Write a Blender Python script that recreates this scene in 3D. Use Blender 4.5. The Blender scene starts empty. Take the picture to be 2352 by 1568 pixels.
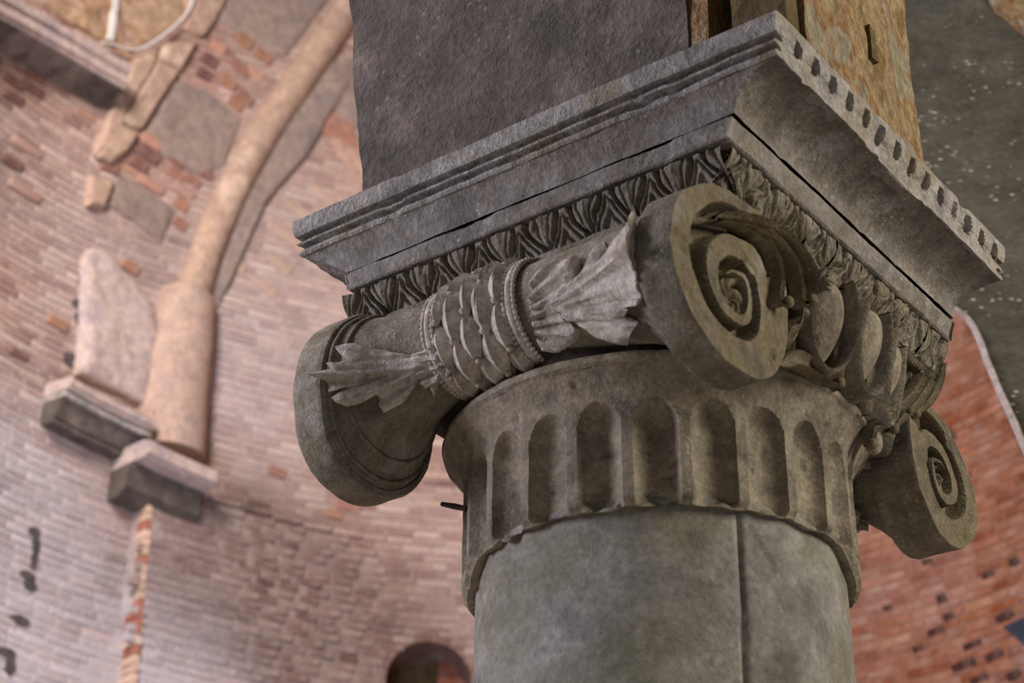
import bpy, math, random
import numpy as np
from mathutils import Vector, Matrix
random.seed(7); rng = np.random.default_rng(7)
sc = bpy.context.scene
COL = sc.collection
PI = math.pi

# ------------------------------------------------------------------ camera, light, exposure
EYE = 1.6
FPX, PITCH, ROLL = 4200.07, 0.5119148, 0.0069650
CX, CY, TH = 0.3251240, 3.7244004, 0.6474077
_F = np.array([0, math.cos(PITCH), math.sin(PITCH)])
_U0 = np.array([0, -math.sin(PITCH), math.cos(PITCH)]); _R0 = np.array([1.0, 0, 0])
_R = math.cos(ROLL)*_R0 + math.sin(ROLL)*_U0
_U = -math.sin(ROLL)*_R0 + math.cos(ROLL)*_U0
cam_d = bpy.data.cameras.new('camera'); cam = bpy.data.objects.new('camera', cam_d); COL.objects.link(cam)
M = Matrix(((_R[0], _U[0], -_F[0], 0), (_R[1], _U[1], -_F[1], 0), (_R[2], _U[2], -_F[2], EYE), (0, 0, 0, 1)))
cam.matrix_world = M
cam_d.sensor_width = 36; cam_d.lens = FPX/2352*36; cam_d.clip_end = 200
cam_d.dof.use_dof = True; cam_d.dof.focus_distance = 4.35; cam_d.dof.aperture_fstop = 3.2
sc.camera = cam
sc.view_settings.view_transform = 'Standard'; sc.view_settings.look = 'None'
sc.view_settings.gamma = 1; sc.view_settings.use_curve_mapping = False
sc.view_settings.exposure = 0.0

world = bpy.data.worlds.new('interior_daylight'); sc.world = world; world.use_nodes = True
world.node_tree.nodes['Background'].inputs[0].default_value = (0.86, 0.83, 0.83, 1)
world.node_tree.nodes['Background'].inputs[1].default_value = 0.11

def area(name, loc, target, size, power, col, sy=None):
    l = bpy.data.lights.new(name, 'AREA'); l.energy = power; l.color = col; l.size = size
    if sy: l.shape = 'RECTANGLE'; l.size_y = sy
    o = bpy.data.objects.new(name, l); COL.objects.link(o); o.location = loc
    d = Vector(target) - Vector(loc); o.rotation_euler = d.to_track_quat('-Z', 'Y').to_euler()
    return o
area('window_light_left', (-4.2, 3.1, 4.15), (0.1, 3.7, 3.7), 1.0, 155, (0.87, 0.86, 1.0), 1.8)
area('window_light_right', (4.4, 1.8, 4.7), (0.5, 3.7, 3.7), 1.5, 175, (1.0, 0.94, 0.80), 2.2)
area('floor_bounce', (0.3, 1.6, 0.4), (0.4, 3.7, 3.4), 1.6, 12, (1.0, 0.92, 0.84), 1.6)
area('apse_window_light', (-3.3, 4.6, 10.8), (-1.6, 13.0, 7.5), 1.8, 900, (1.0, 0.88, 0.82), 3.0)
area('apse_low_light', (-2.2, 5.2, 2.4), (-4.0, 12.0, 4.4), 1.6, 330, (0.72, 0.78, 1.0), 1.6)
area('apse_right_light', (1.8, 5.6, 2.6), (3.2, 12.0, 5.0), 1.0, 60, (1.0, 0.66, 0.46), 1.0)

# ------------------------------------------------------------------ mapping between the frame and places in the room
_C = np.array([CX, CY, 0.0]); _X = np.array([math.cos(TH), -math.sin(TH), 0]); _Y = np.array([math.sin(TH), math.cos(TH), 0])
def ray(px, py):
    d = _F + _R*(px-1176)/FPX - _U*(py-784)/FPX
    return d/np.linalg.norm(d)
O = np.array([0, 0, EYE])
def to_loc(P):
    q = P-_C; return np.array([q@_X, q@_Y, P[2]])
def at_x(px, py, x):      # point of the capital's own plane x, in capital coordinates
    d = ray(px, py); return to_loc(O + d*((x - (O-_C)@_X)/(d@_X)))
def at_y(px, py, y):
    d = ray(px, py); return to_loc(O + d*((y - (O-_C)@_Y)/(d@_Y)))
def at_Y(px, py, Y):      # world plane at depth Y
    d = ray(px, py); return O + d*(Y/d[1])
def at_cyl(px, py, r):
    d = ray(px, py); A = d[0]**2+d[1]**2; B = -2*(d[0]*CX+d[1]*CY); c = CX*CX+CY*CY-r*r
    D = max(B*B-4*A*c, 0); t = (-B-math.sqrt(D))/(2*A); P = O+d*t; q = to_loc(P)
    return math.atan2(q[1], q[0]), q[2]
AX, AY, RHO = 0.0, 9.4, 4.0
def at_wall(px, py, dep=0.0):
    r = RHO-dep
    d = ray(px, py); A = d[0]**2+d[1]**2; B = -2*(d[0]*AX+d[1]*AY); c = AX*AX+AY*AY-r*r
    D = max(B*B-4*A*c, 0); t = (-B+math.sqrt(D))/(2*A); P = O+d*t
    return np.array([RHO*math.atan2(P[0]-AX, P[1]-AY), P[2]])
def W(s, z, d=0.0):
    s = np.asarray(s, float); z = np.asarray(z, float)
    r = RHO - d; a = s/RHO
    return np.stack([AX + r*np.sin(a), AY + r*np.cos(a), z + 0*a], -1)
def to_px(P):
    q = np.asarray(P)-O; dd = q@_F
    return 1176+FPX*(q@_R)/dd, 784-FPX*(q@_U)/dd

# ------------------------------------------------------------------ noise
def _hash(i, j, k, s):
    n = (i*73856093) ^ (j*19349663) ^ (k*83492791) ^ (s*2654435761 & 0x7fffffff)
    n = (n ^ (n >> 13)) & 0xffffffff; n = (n*1274126177) & 0xffffffff; n = n ^ (n >> 16)
    return (n & 0xffff)/65535.0
def vnoise(P, s=0):
    P = np.asarray(P, float); I = np.floor(P).astype(np.int64); f = P-I; f = f*f*(3-2*f)
    r = 0
    for a in (0, 1):
        for b in (0, 1):
            for c in (0, 1):
                w = (f[..., 0] if a else 1-f[..., 0])*(f[..., 1] if b else 1-f[..., 1])*(f[..., 2] if c else 1-f[..., 2])
                r = r + w*_hash(I[..., 0]+a, I[..., 1]+b, I[..., 2]+c, s)
    return r
def fbm(P, scale=10, octv=3, s=0):
    P = np.asarray(P, float)*scale; r = 0; a = 1; t = 0
    for o in range(octv):
        r = r + a*vnoise(P+o*17.3, s+o); t += a; a *= 0.5; P = P*2.03
    return r/t*2-1
def sstep(a, b, x):
    t = np.clip((np.asarray(x, float)-a)/(b-a), 0, 1); return t*t*(3-2*t)

# ------------------------------------------------------------------ mesh helpers
def tag(o, label=None, cat=None, group=None, kind=None):
    if label: o['label'] = label
    if cat: o['category'] = cat
    if group: o['group'] = group
    if kind: o['kind'] = kind
    return o
def empty(name, loc=(0, 0, 0), rz=0):
    o = bpy.data.objects.new(name, None); COL.objects.link(o); o.location = loc; o.rotation_euler = (0, 0, rz)
    o.empty_display_size = .2
    return o
class MB:
    def __init__(s): s.v = []; s.f = []; s.n = 0; s.c = []
    def add(s, V, F, c=None):
        V = np.asarray(V, float).reshape(-1, 3); s.v.append(V); s.f += [tuple(i+s.n for i in f) for f in F]; s.n += len(V)
        if c is not None:
            c = np.asarray(c, float); c = np.broadcast_to(c, (len(V), 3)) if c.ndim == 1 else c.reshape(-1, 3)
            s.c.append(c)
        return s
    def grid(s, P, cu=False, cv=False, flip=False, c=None):
        P = np.asarray(P, float); n, m = P.shape[:2]; F = []
        for i in range(n if cu else n-1):
            a = i*m; b = ((i+1) % n)*m
            for j in range(m if cv else m-1):
                k = (j+1) % m
                F.append((a+j, b+j, b+k, a+k) if not flip else (a+j, a+k, b+k, b+j))
        return s.add(P.reshape(-1, 3), F, c)
    def tube(s, pts, r, n=8, flat=1.0, up=(0, 0, 1), cap=True):
        pts = np.asarray(pts, float); m = len(pts); r = np.broadcast_to(np.asarray(r, float), (m,))
        T = np.gradient(pts, axis=0); T /= np.linalg.norm(T, axis=1)[:, None]+1e-12
        up = np.asarray(up, float); A = np.cross(T, up); A /= np.linalg.norm(A, axis=1)[:, None]+1e-9; B = np.cross(A, T)
        a = np.linspace(0, 2*PI, n, endpoint=False)
        P = pts[:, None]+r[:, None, None]*(A[:, None]*np.cos(a)[None, :, None]+B[:, None]*(np.sin(a)*flat)[None, :, None])
        k = s.n; s.grid(P, cv=True, flip=True)
        if cap:
            s.f.append(tuple(k+i for i in range(n))); s.f.append(tuple(k+(m-1)*n+i for i in reversed(range(n))))
        return s
    def ell(s, c, R, ax=None, n=10, m=8):
        th = np.linspace(0, PI, m); ph = np.linspace(0, 2*PI, n, endpoint=False)
        P = np.stack([np.sin(th)[:, None]*np.cos(ph), np.sin(th)[:, None]*np.sin(ph), np.cos(th)[:, None]+0*ph], -1)*np.asarray(R)
        if ax is not None: P = P@np.asarray(ax)
        return s.grid(P+np.asarray(c), cv=True)
    def box(s, a, b, jit=0, c=None):
        a = np.asarray(a, float); b = np.asarray(b, float)
        V = np.array([[(a, b)[i][0], (a, b)[j][1], (a, b)[k][2]] for i in (0, 1) for j in (0, 1) for k in (0, 1)])
        if jit: V = V+rng.uniform(-jit, jit, V.shape)
        return s.add(V, BOXF, c)
    def build(s, name, mat, parent=None, smooth=38, label=None, kind=None):
        me = bpy.data.meshes.new(name); V = np.concatenate(s.v)
        me.from_pydata(V.tolist(), [], s.f); me.materials.append(mat)
        if s.c:
            ca = me.color_attributes.new('Col', 'FLOAT_COLOR', 'POINT'); C = np.concatenate(s.c)
            ca.data.foreach_set('color', np.concatenate([C, np.ones((len(C), 1))], 1).astype(np.float32).ravel())
        me.validate(); me.update()
        if smooth:
            me.polygons.foreach_set('use_smooth', [True]*len(me.polygons))
            me.set_sharp_from_angle(angle=math.radians(smooth))
        o = bpy.data.objects.new(name, me); COL.objects.link(o)
        if parent: o.parent = parent
        tag(o, label, kind=kind)
        return o
BOXF = [(0, 1, 3, 2), (4, 6, 7, 5), (0, 4, 5, 1), (2, 3, 7, 6), (0, 2, 6, 4), (1, 5, 7, 3)]
def spline(pts, n):
    pts = np.asarray(pts, float); m = len(pts); t = np.linspace(0, m-1, n); out = []
    for x in t:
        i = min(int(x), m-2); f = x-i
        p0 = pts[max(i-1, 0)]; p1 = pts[i]; p2 = pts[i+1]; p3 = pts[min(i+2, m-1)]
        out.append(0.5*((2*p1)+(-p0+p2)*f+(2*p0-5*p1+4*p2-p3)*f*f+(-p0+3*p1-3*p2+p3)*f**3))
    return np.array(out)
def poly_resample(pts, n):
    p = np.asarray(pts, float); q = np.vstack([p, p[:1]]); L = np.r_[0, np.cumsum(np.linalg.norm(np.diff(q, axis=0), axis=1))]
    t = np.linspace(0, L[-1], n, endpoint=False)
    return np.stack([np.interp(t, L, q[:, k]) for k in range(p.shape[1])], 1)
def inpoly(x, y, P):
    r = False; j = len(P)-1
    for i in range(len(P)):
        if (P[i][1] > y) != (P[j][1] > y) and x < (P[j][0]-P[i][0])*(y-P[i][1])/(P[j][1]-P[i][1]+1e-12)+P[i][0]: r = not r
        j = i
    return r

# ------------------------------------------------------------------ materials
def srgb(r, g, b):
    f = lambda c: ((c/255+0.055)/1.055)**2.4 if c > 10 else c/255/12.92
    return (f(r), f(g), f(b))
def mat(name, cols, scale=6.0, speck=0.0, speck_col=(0.6, 0.6, 0.55), bump=0.35, fine=90, rough=0.9, attr=False, stretch=(1, 1, 1), pits=0.3, dark=0.35):
    m = bpy.data.materials.new(name); m.use_nodes = True; nt = m.node_tree; N = nt.nodes; L = nt.links
    b = N['Principled BSDF']; b.inputs['Roughness'].default_value = rough
    try: b.inputs['Specular IOR Level'].default_value = 0.25
    except Exception: pass
    tc = N.new('ShaderNodeTexCoord'); mp = N.new('ShaderNodeMapping'); mp.inputs['Scale'].default_value = stretch
    L.new(tc.outputs['Object'], mp.inputs['Vector'])
    def noise(sc_, det=6, ro=0.6, off=0, dist=0):
        n = N.new('ShaderNodeTexNoise'); n.inputs['Scale'].default_value = sc_; n.inputs['Detail'].default_value = det
        n.inputs['Roughness'].default_value = ro; n.inputs['Distortion'].default_value = dist
        if off:
            a = N.new('ShaderNodeVectorMath'); a.operation = 'ADD'; a.inputs[1].default_value = (off, off*1.7, -off); L.new(mp.outputs[0], a.inputs[0]); L.new(a.outputs[0], n.inputs['Vector'])
        else: L.new(mp.outputs[0], n.inputs['Vector'])
        return n.outputs['Fac']
    def ramp(src, stops):
        r = N.new('ShaderNodeValToRGB'); e = r.color_ramp.elements
        while len(e) < len(stops): e.new(0.5)
        for k, (p, c) in enumerate(stops): e[k].position = p; e[k].color = (*c, 1) if len(c) == 3 else c
        L.new(src, r.inputs[0]); return r.outputs[0]
    def mix(f, a, c, mode='MIX'):
        x = N.new('ShaderNodeMix'); x.data_type = 'RGBA'; x.blend_type = mode
        for sock, v in ((x.inputs[0], f), (x.inputs[6], a), (x.inputs[7], c)):
            if hasattr(v, 'is_linked') or isinstance(v, bpy.types.NodeSocket): L.new(v, sock)
            else: sock.default_value = v if isinstance(v, (int, float)) else (*v, 1)
        return x.outputs[2]
    big = noise(scale, 5, 0.6); med = noise(scale*4.3, 6, 0.65, 3.1); fin = noise(fine, 4, 0.7, 9.7)
    k = len(cols)
    if attr:
        at = N.new('ShaderNodeAttribute'); at.attribute_name = 'Col'; base = at.outputs['Color']
        v = ramp(big, [(0.3, (1-dark,)*3), (0.7, (1.12,)*3)]); base = mix(0.8, base, v, 'MULTIPLY')
        sm = ramp(med, [(0.42, (0, 0, 0)), (0.7, (1, 1, 1))])
        s2 = N.new('ShaderNodeMath'); s2.operation = 'MULTIPLY'; s2.inputs[1].default_value = 0.3; L.new(sm, s2.inputs[0])
        base = mix(s2.outputs[0], base, cols[0])
    else:
        base = ramp(big, [(0.36+0.28*i/max(k-1, 1), c) for i, c in enumerate(cols)])
        v = ramp(med, [(0.34, (1-dark,)*3), (0.66, (1.2,)*3)]); base = mix(0.85, base, v, 'MULTIPLY')
    fv = ramp(fin, [(0.32, (0.66,)*3), (0.70, (1.28,)*3)]); base = mix(0.8, base, fv, 'MULTIPLY')
    hsum = None
    if speck > 0:
        vo = N.new('ShaderNodeTexVoronoi'); vo.inputs['Scale'].default_value = fine*0.62; L.new(mp.outputs[0], vo.inputs['Vector'])
        sp = ramp(vo.outputs['Distance'], [(0.0, (1, 1, 1)), (0.12, (1, 1, 1)), (0.26, (0, 0, 0))])
        msk = ramp(noise(scale*3, 3, 0.6, 21.0), [(0.50, (0, 0, 0)), (0.60, (1, 1, 1))])
        f = N.new('ShaderNodeMath'); f.operation = 'MULTIPLY'; L.new(sp, f.inputs[0]); L.new(msk, f.inputs[1])
        f2 = N.new('ShaderNodeMath'); f2.operation = 'MULTIPLY'; L.new(f.outputs[0], f2.inputs[0]); f2.inputs[1].default_value = speck
        base = mix(f2.outputs[0], base, speck_col)
    L.new(base, b.inputs['Base Color'])
    h1 = N.new('ShaderNodeMath'); h1.operation = 'MULTIPLY_ADD'; L.new(med, h1.inputs[0]); h1.inputs[1].default_value = 1.3; L.new(fin, h1.inputs[2])
    bp = N.new('ShaderNodeBump'); bp.inputs['Strength'].default_value = bump; bp.inputs['Distance'].default_value = 0.018
    L.new(h1.outputs[0], bp.inputs['Height']); L.new(bp.outputs[0], b.inputs['Normal'])
    return m
m_cap = mat('capital_limestone', [srgb(117, 108, 95), srgb(142, 134, 121), srgb(133, 122, 103), srgb(158, 151, 140)], 5, 0.5, bump=0.5, fine=110)
m_leaf = mat('pale_carved_stone', [srgb(178, 167, 154), srgb(206, 197, 186), srgb(166, 155, 141)], 9, 0.3, bump=0.4, fine=120)
m_neck = mat('neck_stone', [srgb(115, 105, 92), srgb(146, 135, 119), srgb(160, 148, 128), srgb(131, 123, 110)], 6, 0.3, bump=0.4, fine=100)
m_dark = mat('recess_shaded_stone', [srgb(70, 62, 54), srgb(90, 80, 70), srgb(77, 70, 61)], 6, 0.2, bump=0.5, fine=100)  # shade between the carved parts is put into this stone colour
m_mossy = mat('ochre_stained_stone', [srgb(105, 98, 82), srgb(125, 113, 95), srgb(119, 107, 80), srgb(140, 130, 114)], 6, 0.3, bump=0.45, fine=110)
m_impost = mat('grey_impost_stone', [srgb(118, 110, 106), srgb(144, 137, 132), srgb(130, 121, 111), srgb(160, 154, 150)], 4, 0.6, srgb(190, 190, 184), bump=0.5, fine=85)
m_crown = mat('weathered_crown_stone', [srgb(150, 142, 138), srgb(176, 169, 164), srgb(156, 145, 126)], 7, 0.3, bump=0.7, fine=80)
m_shaft = mat('grey_marble_shaft', [srgb(112, 108, 102), srgb(150, 145, 138), srgb(130, 125, 106), srgb(172, 167, 162)], 2.6, 0.3, srgb(176, 174, 170), bump=0.22, fine=70, dark=0.28, rough=0.7)
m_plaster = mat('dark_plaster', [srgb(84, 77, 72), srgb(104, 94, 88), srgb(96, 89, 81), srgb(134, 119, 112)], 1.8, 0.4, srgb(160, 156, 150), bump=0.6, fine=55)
m_arch = mat('speckled_plaster', [srgb(80, 78, 70), srgb(100, 97, 88), srgb(88, 85, 74)], 2.0, 0.95, srgb(214, 208, 190), bump=0.9, fine=62, stretch=(0.55, 1, 1.3))
m_archedge = mat('pale_arch_edge', [srgb(190, 180, 184), srgb(172, 160, 160)], 5, 0, bump=0.4)
m_tan = mat('ochre_rubble', [srgb(150, 122, 78), srgb(184, 160, 124), srgb(164, 120, 78), srgb(176, 164, 140), srgb(150, 138, 108)], 8, 0.2, bump=1.2, fine=50, stretch=(1, 1, 0.7))
m_niche = mat('niche_plaster', [srgb(184, 154, 126), srgb(200, 172, 144), srgb(172, 136, 104), srgb(196, 166, 150)], 2.5, 0, bump=0.6, fine=40)
m_brown = mat('brown_corner_stone', [srgb(84, 66, 44), srgb(112, 92, 62), srgb(90, 74, 50)], 7, 0.1, bump=0.6)
m_void = mat('black_crevice', [srgb(26, 22, 20), srgb(34, 28, 24)], 5, 0, bump=0.2)
m_brick = mat('old_brick', [srgb(204, 184, 176)], 1.6, bump=0.5, fine=45, attr=True)
m_mortar = mat('lime_mortar', [srgb(205, 184, 174)], 1.4, bump=0.7, fine=40, attr=True)
m_rib = mat('tan_rib_stone', [srgb(190, 162, 142), srgb(174, 148, 132), srgb(202, 178, 158)], 3, 0, bump=0.3, fine=40, dark=0.2)
m_shaftbg = mat('pinkish_plaster_shaft', [srgb(176, 152, 140), srgb(186, 160, 144), srgb(168, 148, 140)], 2, 0, bump=0.3, fine=40, dark=0.15)
m_block = mat('grey_voussoir_stone', [srgb(146, 130, 122), srgb(158, 140, 130), srgb(140, 126, 122)], 3, 0, bump=0.5, fine=45, dark=0.2)
m_pale = mat('pale_plaster_patch', [srgb(186, 168, 166), srgb(200, 180, 170), srgb(180, 164, 166)], 3, 0, bump=0.5, fine=40, dark=0.25)
m_corbel = mat('grey_corbel_stone', [srgb(150, 146, 142), srgb(182, 174, 164), srgb(130, 126, 124)], 4, 0, bump=0.4, fine=40)
m_cable = mat('white_cable_sheath', [srgb(226, 224, 222), srgb(212, 210, 208)], 4, 0, bump=0.05, dark=0.05)
m_floor = mat('stone_floor', [srgb(130, 122, 112), srgb(150, 140, 126)], 1.5, 0, bump=0.3, fine=20)
m_iron = mat('rusty_iron', [srgb(52, 42, 38), srgb(70, 54, 44)], 20, 0, bump=0.3)
m_blue = mat('dark_slate_glass', [srgb(52, 58, 72), srgb(60, 66, 80)], 3, 0, bump=0.1)

# ------------------------------------------------------------------ floor
fl = MB(); nx = 14
fl.add([(-9, -3, 0), (9, -3, 0), (9, 15, 0), (-9, 15, 0), (-9, -3, -.2), (9, -3, -.2), (9, 15, -.2), (-9, 15, -.2)],
       [(0, 1, 2, 3), (4, 7, 6, 5), (0, 4, 5, 1), (1, 5, 6, 2), (2, 6, 7, 3), (3, 7, 4, 0)])
floor = fl.build('floor', m_floor, smooth=0); tag(floor, kind='structure')

# ------------------------------------------------------------------ apse wall, real bricks
def wp(pts, d=0): return np.array([at_wall(x, y, d) for x, y in pts])
PIER_T = at_wall(322, 1118); PIER_B = at_wall(282, 1568)
def pier_s(z):
    t = (z-PIER_B[1])/(PIER_T[1]-PIER_B[1]); return PIER_B[0]+(PIER_T[0]-PIER_B[0])*t
def off(s, z):
    s = np.asarray(s, float); z = np.asarray(z, float)
    return np.where((s > pier_s(z)) & (z < PIER_T[1]), 0.16*(1-sstep(0.5, 2.2, s-pier_s(z))), 0.0)
def gauss(s, z, px, py, ws, wz):
    c = at_wall(px, py); return np.exp(-((s-c[0])/ws)**2-((z-c[1])/wz)**2)
def zones(s, z):
    """tones of the wall: lime wash, redder brick, darker zones"""
    P = np.stack([np.asarray(s, float)+0*z, np.asarray(z, float)+0*s, 0*s+0*z], -1)
    n = fbm(P, .9, 3, 5)
    wash = np.clip(1.5*gauss(s, z, 40, 1500, 1.3, 1.2)+.9*gauss(s, z, 20, 1150, .7, .9)+.55*gauss(s, z, 420, 1500, .5, .3)+.45*gauss(s, z, 620, 760, .9, .7)+.4*gauss(s, z, 560, 930, .6, .6)+n*.35, 0, 1)
    dark_zone = np.clip(1.35*gauss(s, z, 580, 1340, 1.0, .7)+.75*gauss(s, z, 820, 1490, 1.3, .6)+.35*gauss(s, z, 560, 1180, .4, .5)+.25*gauss(s, z, 480, 620, .4, .6)-n*.25, 0, 1)  # patches of darker tone, mostly low on the wall
    red = np.clip(sstep(1.2, 2.4, np.asarray(s, float)+0*z)*1.0+.5*gauss(s, z, 430, 130, .4, .8)+.35*gauss(s, z, 330, 330, .3, .3)+.4*gauss(s, z, 780, 310, .3, .5)+.2*gauss(s, z, 60, 200, .4, .5), 0, 1)
    return wash, dark_zone, red, n
B_PAL = [srgb(178, 140, 126), srgb(192, 156, 140), srgb(168, 126, 112), srgb(200, 168, 152), srgb(184, 146, 126), srgb(206, 178, 162), srgb(160, 118, 106)]
RARE = [srgb(130, 84, 72), srgb(122, 88, 80), srgb(196, 142, 108), srgb(214, 186, 160), srgb(150, 96, 78)]
def brick_col(s, z):
    w, so, r, n = [float(q) for q in zones(np.float64(s), np.float64(z))]
    c = np.array(B_PAL[rng.integers(len(B_PAL))])
    if rng.random() < 0.05+0.2*r: c = np.array(RARE[rng.integers(len(RARE))])
    c = c*(1-.6*r)+np.array(srgb(170, 102, 70))*(.6*r); kn = .28*max(0, min(1, .5+1.6*n))*(1-r); c = c*(1-kn)+np.array(srgb(200, 178, 168))*kn
    pal = np.array(srgb(204, 194, 196)); k = min(1, w*(.7+.6*rng.random()))
    c = c*(1-k)+pal*k
    c = c*(1-so*.6)+np.array(srgb(92, 74, 66))*(so*.3)
    g_ = c.mean(); c = g_+(c-g_)*(.9+.35*r)
    return c*rng.uniform(.88, 1.12)*(1-.35*r)
def mortar_col(s, z):
    w, so, r, n = zones(s, z)
    c = np.array(srgb(194, 164, 150))*np.ones(s.shape+(3,))
    c = c*(1-.75*r[..., None])+np.array(srgb(168, 108, 76))*(.75*r[..., None])
    c = c*(1-w[..., None]*.9)+np.array(srgb(204, 194, 198))*(w[..., None]*.9)
    c = c*(1-so[..., None]*.5)+np.array(srgb(104, 86, 80))*(so[..., None]*.3)
    g_ = c.mean(-1, keepdims=True); c = (g_+(c-g_)*(.8+.3*r[..., None]))*(1-.35*r[..., None])
    return c
wall = empty('wall_apse', (AX, AY, 0)); tag(wall, 'curved brick apse wall rising behind the capital', kind='structure')
wall_inv = np.array([AX, AY, 0])

# openings and patches, in wall coordinates (s along the wall, z height)
HOLE_C = at_wall(985, 1568); HOLE_R = .335
def in_hole(s, z, m=0): return (z < HOLE_C[1]+.02 and abs(s-HOLE_C[0]) < HOLE_R+m) or (s-HOLE_C[0])**2+(z-HOLE_C[1]-.0)**2 < (HOLE_R+m)**2
BLOCKS = {
 'a': [(402, 180), (480, 208), (556, 268), (520, 375), (462, 402), (392, 362), (335, 302)],
 'b': [(268, 402), (325, 420), (404, 480), (372, 556), (314, 508), (250, 468)],
 'c': [(530, -60), (790, -60), (752, 0), (708, 57), (658, 130), (574, 84), (505, 42)],
 'd': [(750, 126), (800, 145), (836, 190), (842, 255), (823, 275), (765, 249), (700, 222)],
}
TANS = {
 'z': [(318, 128), (372, 100), (366, 136), (322, 205), (282, 276), (262, 362), (226, 352), (246, 280), (280, 200)],
 'p': [(440, -60), (545, -60), (524, 0), (493, 57), (474, 80), (425, 62)],
 'q': [(383, 96), (459, 92), (440, 125), (420, 157), (367, 134)],
 'r': [(367, 134), (420, 157), (375, 225), (329, 298), (283, 275), (325, 205)],
 's': [(283, 280), (326, 302), (298, 345), (262, 372), (228, 360)],
 't': [(214, 398), (268, 413), (258, 445), (245, 475), (206, 470)],
}
PATCH = {'u': [(200, 640), (203, 589), (220, 562), (252, 567), (279, 594), (323, 647), (362, 700), (372, 770), (358, 850), (345, 930), (260, 885), (185, 855), (197, 768)]}
BAND = [(838, 120), (790, 130), (740, 165), (690, 215), (640, 300), (612, 340), (575, 420), (540, 500), (505, 600), (475, 700), (500, 705), (530, 640), (575, 510), (645, 425), (715, 345), (760, 260), (800, 200)]
NICHE = [(255, -60), (470, -60), (450, 0), (430, 40), (370, 85), (325, 108), (292, 122), (250, 100), (130, 25), (60, -60)]
allpolys = [wp(p) for p in list(BLOCKS.values())+list(TANS.values())+list(PATCH.values())+[BAND, NICHE]]

def slab(name, poly_px, m, depth, edge=.05, parent=None, label=None, n=56, rough=.012, sink=.08, seed=0):
    P = poly_resample(wp(poly_px, depth), n); c = P.mean(0); mb = MB(); rows = []
    for t in (0.0, .2, .4, .6, .78, .9, .97):
        q = c+(P-c)*t; X = np.c_[q, 0*q[:, 0]+seed]
        rows.append(W(q[:, 0], q[:, 1], depth*(1-.35*sstep(.8, 1.0, t))+rough*fbm(X, 6, 3, seed)+off(q[:, 0], q[:, 1])))
    q = P+.012*np.c_[fbm(np.c_[P, P[:, 0]], 9, 2, seed), fbm(np.c_[P, P[:, 0]], 9, 2, seed+4)]
    rows.append(W(q[:, 0], q[:, 1], depth*.45)); rows.append(W(q[:, 0], q[:, 1], -sink))
    mb.grid(np.array(rows)-(wall_inv if parent is wall else 0), cv=True, flip=False)
    return mb.build(name, m, parent, 50, label)

# mortar backing
ss = np.arange(-1.50*RHO, 1.50*RHO, .07); zz = np.arange(2.6, 15.0, .07)
S, Z = np.meshgrid(ss, zz); X3 = np.stack([S, Z, 0*S], -1)
dep = .004*fbm(X3, 5, 3, 2)+off(S, Z)
P = W(S, Z, dep)-wall_inv; mb = MB(); nI, nJ = S.shape
F = []
for i in range(nI-1):
    for j in range(nJ-1):
        sc_, zc_ = S[i, j]+.035, Z[i, j]+.035
        if in_hole(sc_, zc_, .03): continue
        a = i*nJ+j; F.append((a, a+nJ, a+nJ+1, a+1))
mb.add(P.reshape(-1, 3), F, mortar_col(S, Z).reshape(-1, 3))
mb.build('mortar', m_mortar, wall, 60)
low = MB(); aa = np.linspace(-1.5, 1.5, 60)
low.grid(np.array([W(aa*RHO, 0*aa+z, 0)-wall_inv for z in (0, 1.3, 2.67)]), flip=False, c=np.array(srgb(190, 160, 148)))
low.build('lower_masonry', m_mortar, wall, 60)

FG = [(660, 505), (845, 420), (835, 200), (810, -20), (2130, -20), (2400, -20), (2400, 1100), (2200, 760), (2180, 900), (2240, 1200), (2180, 1260), (1965, 1240), (1970, 1600), (1080, 1600), (1060, 1200), (960, 1140), (900, 1150), (740, 1040), (730, 800), (800, 700)]
bricks = []
H = .0565
z = 2.3; row = 0
while z < 14.0:
    h = H*rng.uniform(.86, 1.14); s = -1.42*RHO+rng.uniform(0, .2)
    while s < 1.22*RHO:
        L_ = rng.choice([.12, .22, .24, .26, .19])*rng.uniform(.9, 1.1)
        if -1.36*RHO < s: bricks.append((s, z, L_, h))
        s += L_+.013
    z += h+.012; row += 1
def courses(s, z):
    return z+(-.14*(1-sstep(4.0, 6.5, z))+.10*sstep(7.0, 9.0, z))*np.minimum(np.asarray(s, float)+2.4, 0)
cand = []
stuff = MB()
for (s, z, L_, h) in bricks:
    sc_, zc_ = s+L_/2, float(courses(s+L_/2, z+h/2))
    if in_hole(sc_, zc_, .045) or in_hole(sc_-L_/2, zc_, -.02) or in_hole(sc_+L_/2, zc_, -.02): continue
    if any(inpoly(sc_, zc_, q) for q in allpolys): continue
    if rng.random() < .012: continue
    pa, pb, pc, pd = [to_px(W(a_, courses(a_, b_))) for a_, b_ in ((s, z), (s+L_, z+h), (s, z+h), (s+L_, z))]
    mx, my = (pa[0]+pb[0])/2, (pa[1]+pb[1])/2
    area_px = abs((pb[0]-pa[0])*(pc[1]-pd[1])-(pb[1]-pa[1])*(pc[0]-pd[0]))/2
    vis = 0 < mx < 2352 and 0 < my < 1568 and not inpoly(mx, my, FG)
    if not (-450 < mx < 2800 and -400 < my < 2050): continue
    cand.append((area_px if vis else 0, s, z, L_, h))
cand.sort(key=lambda q: -q[0])
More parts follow.
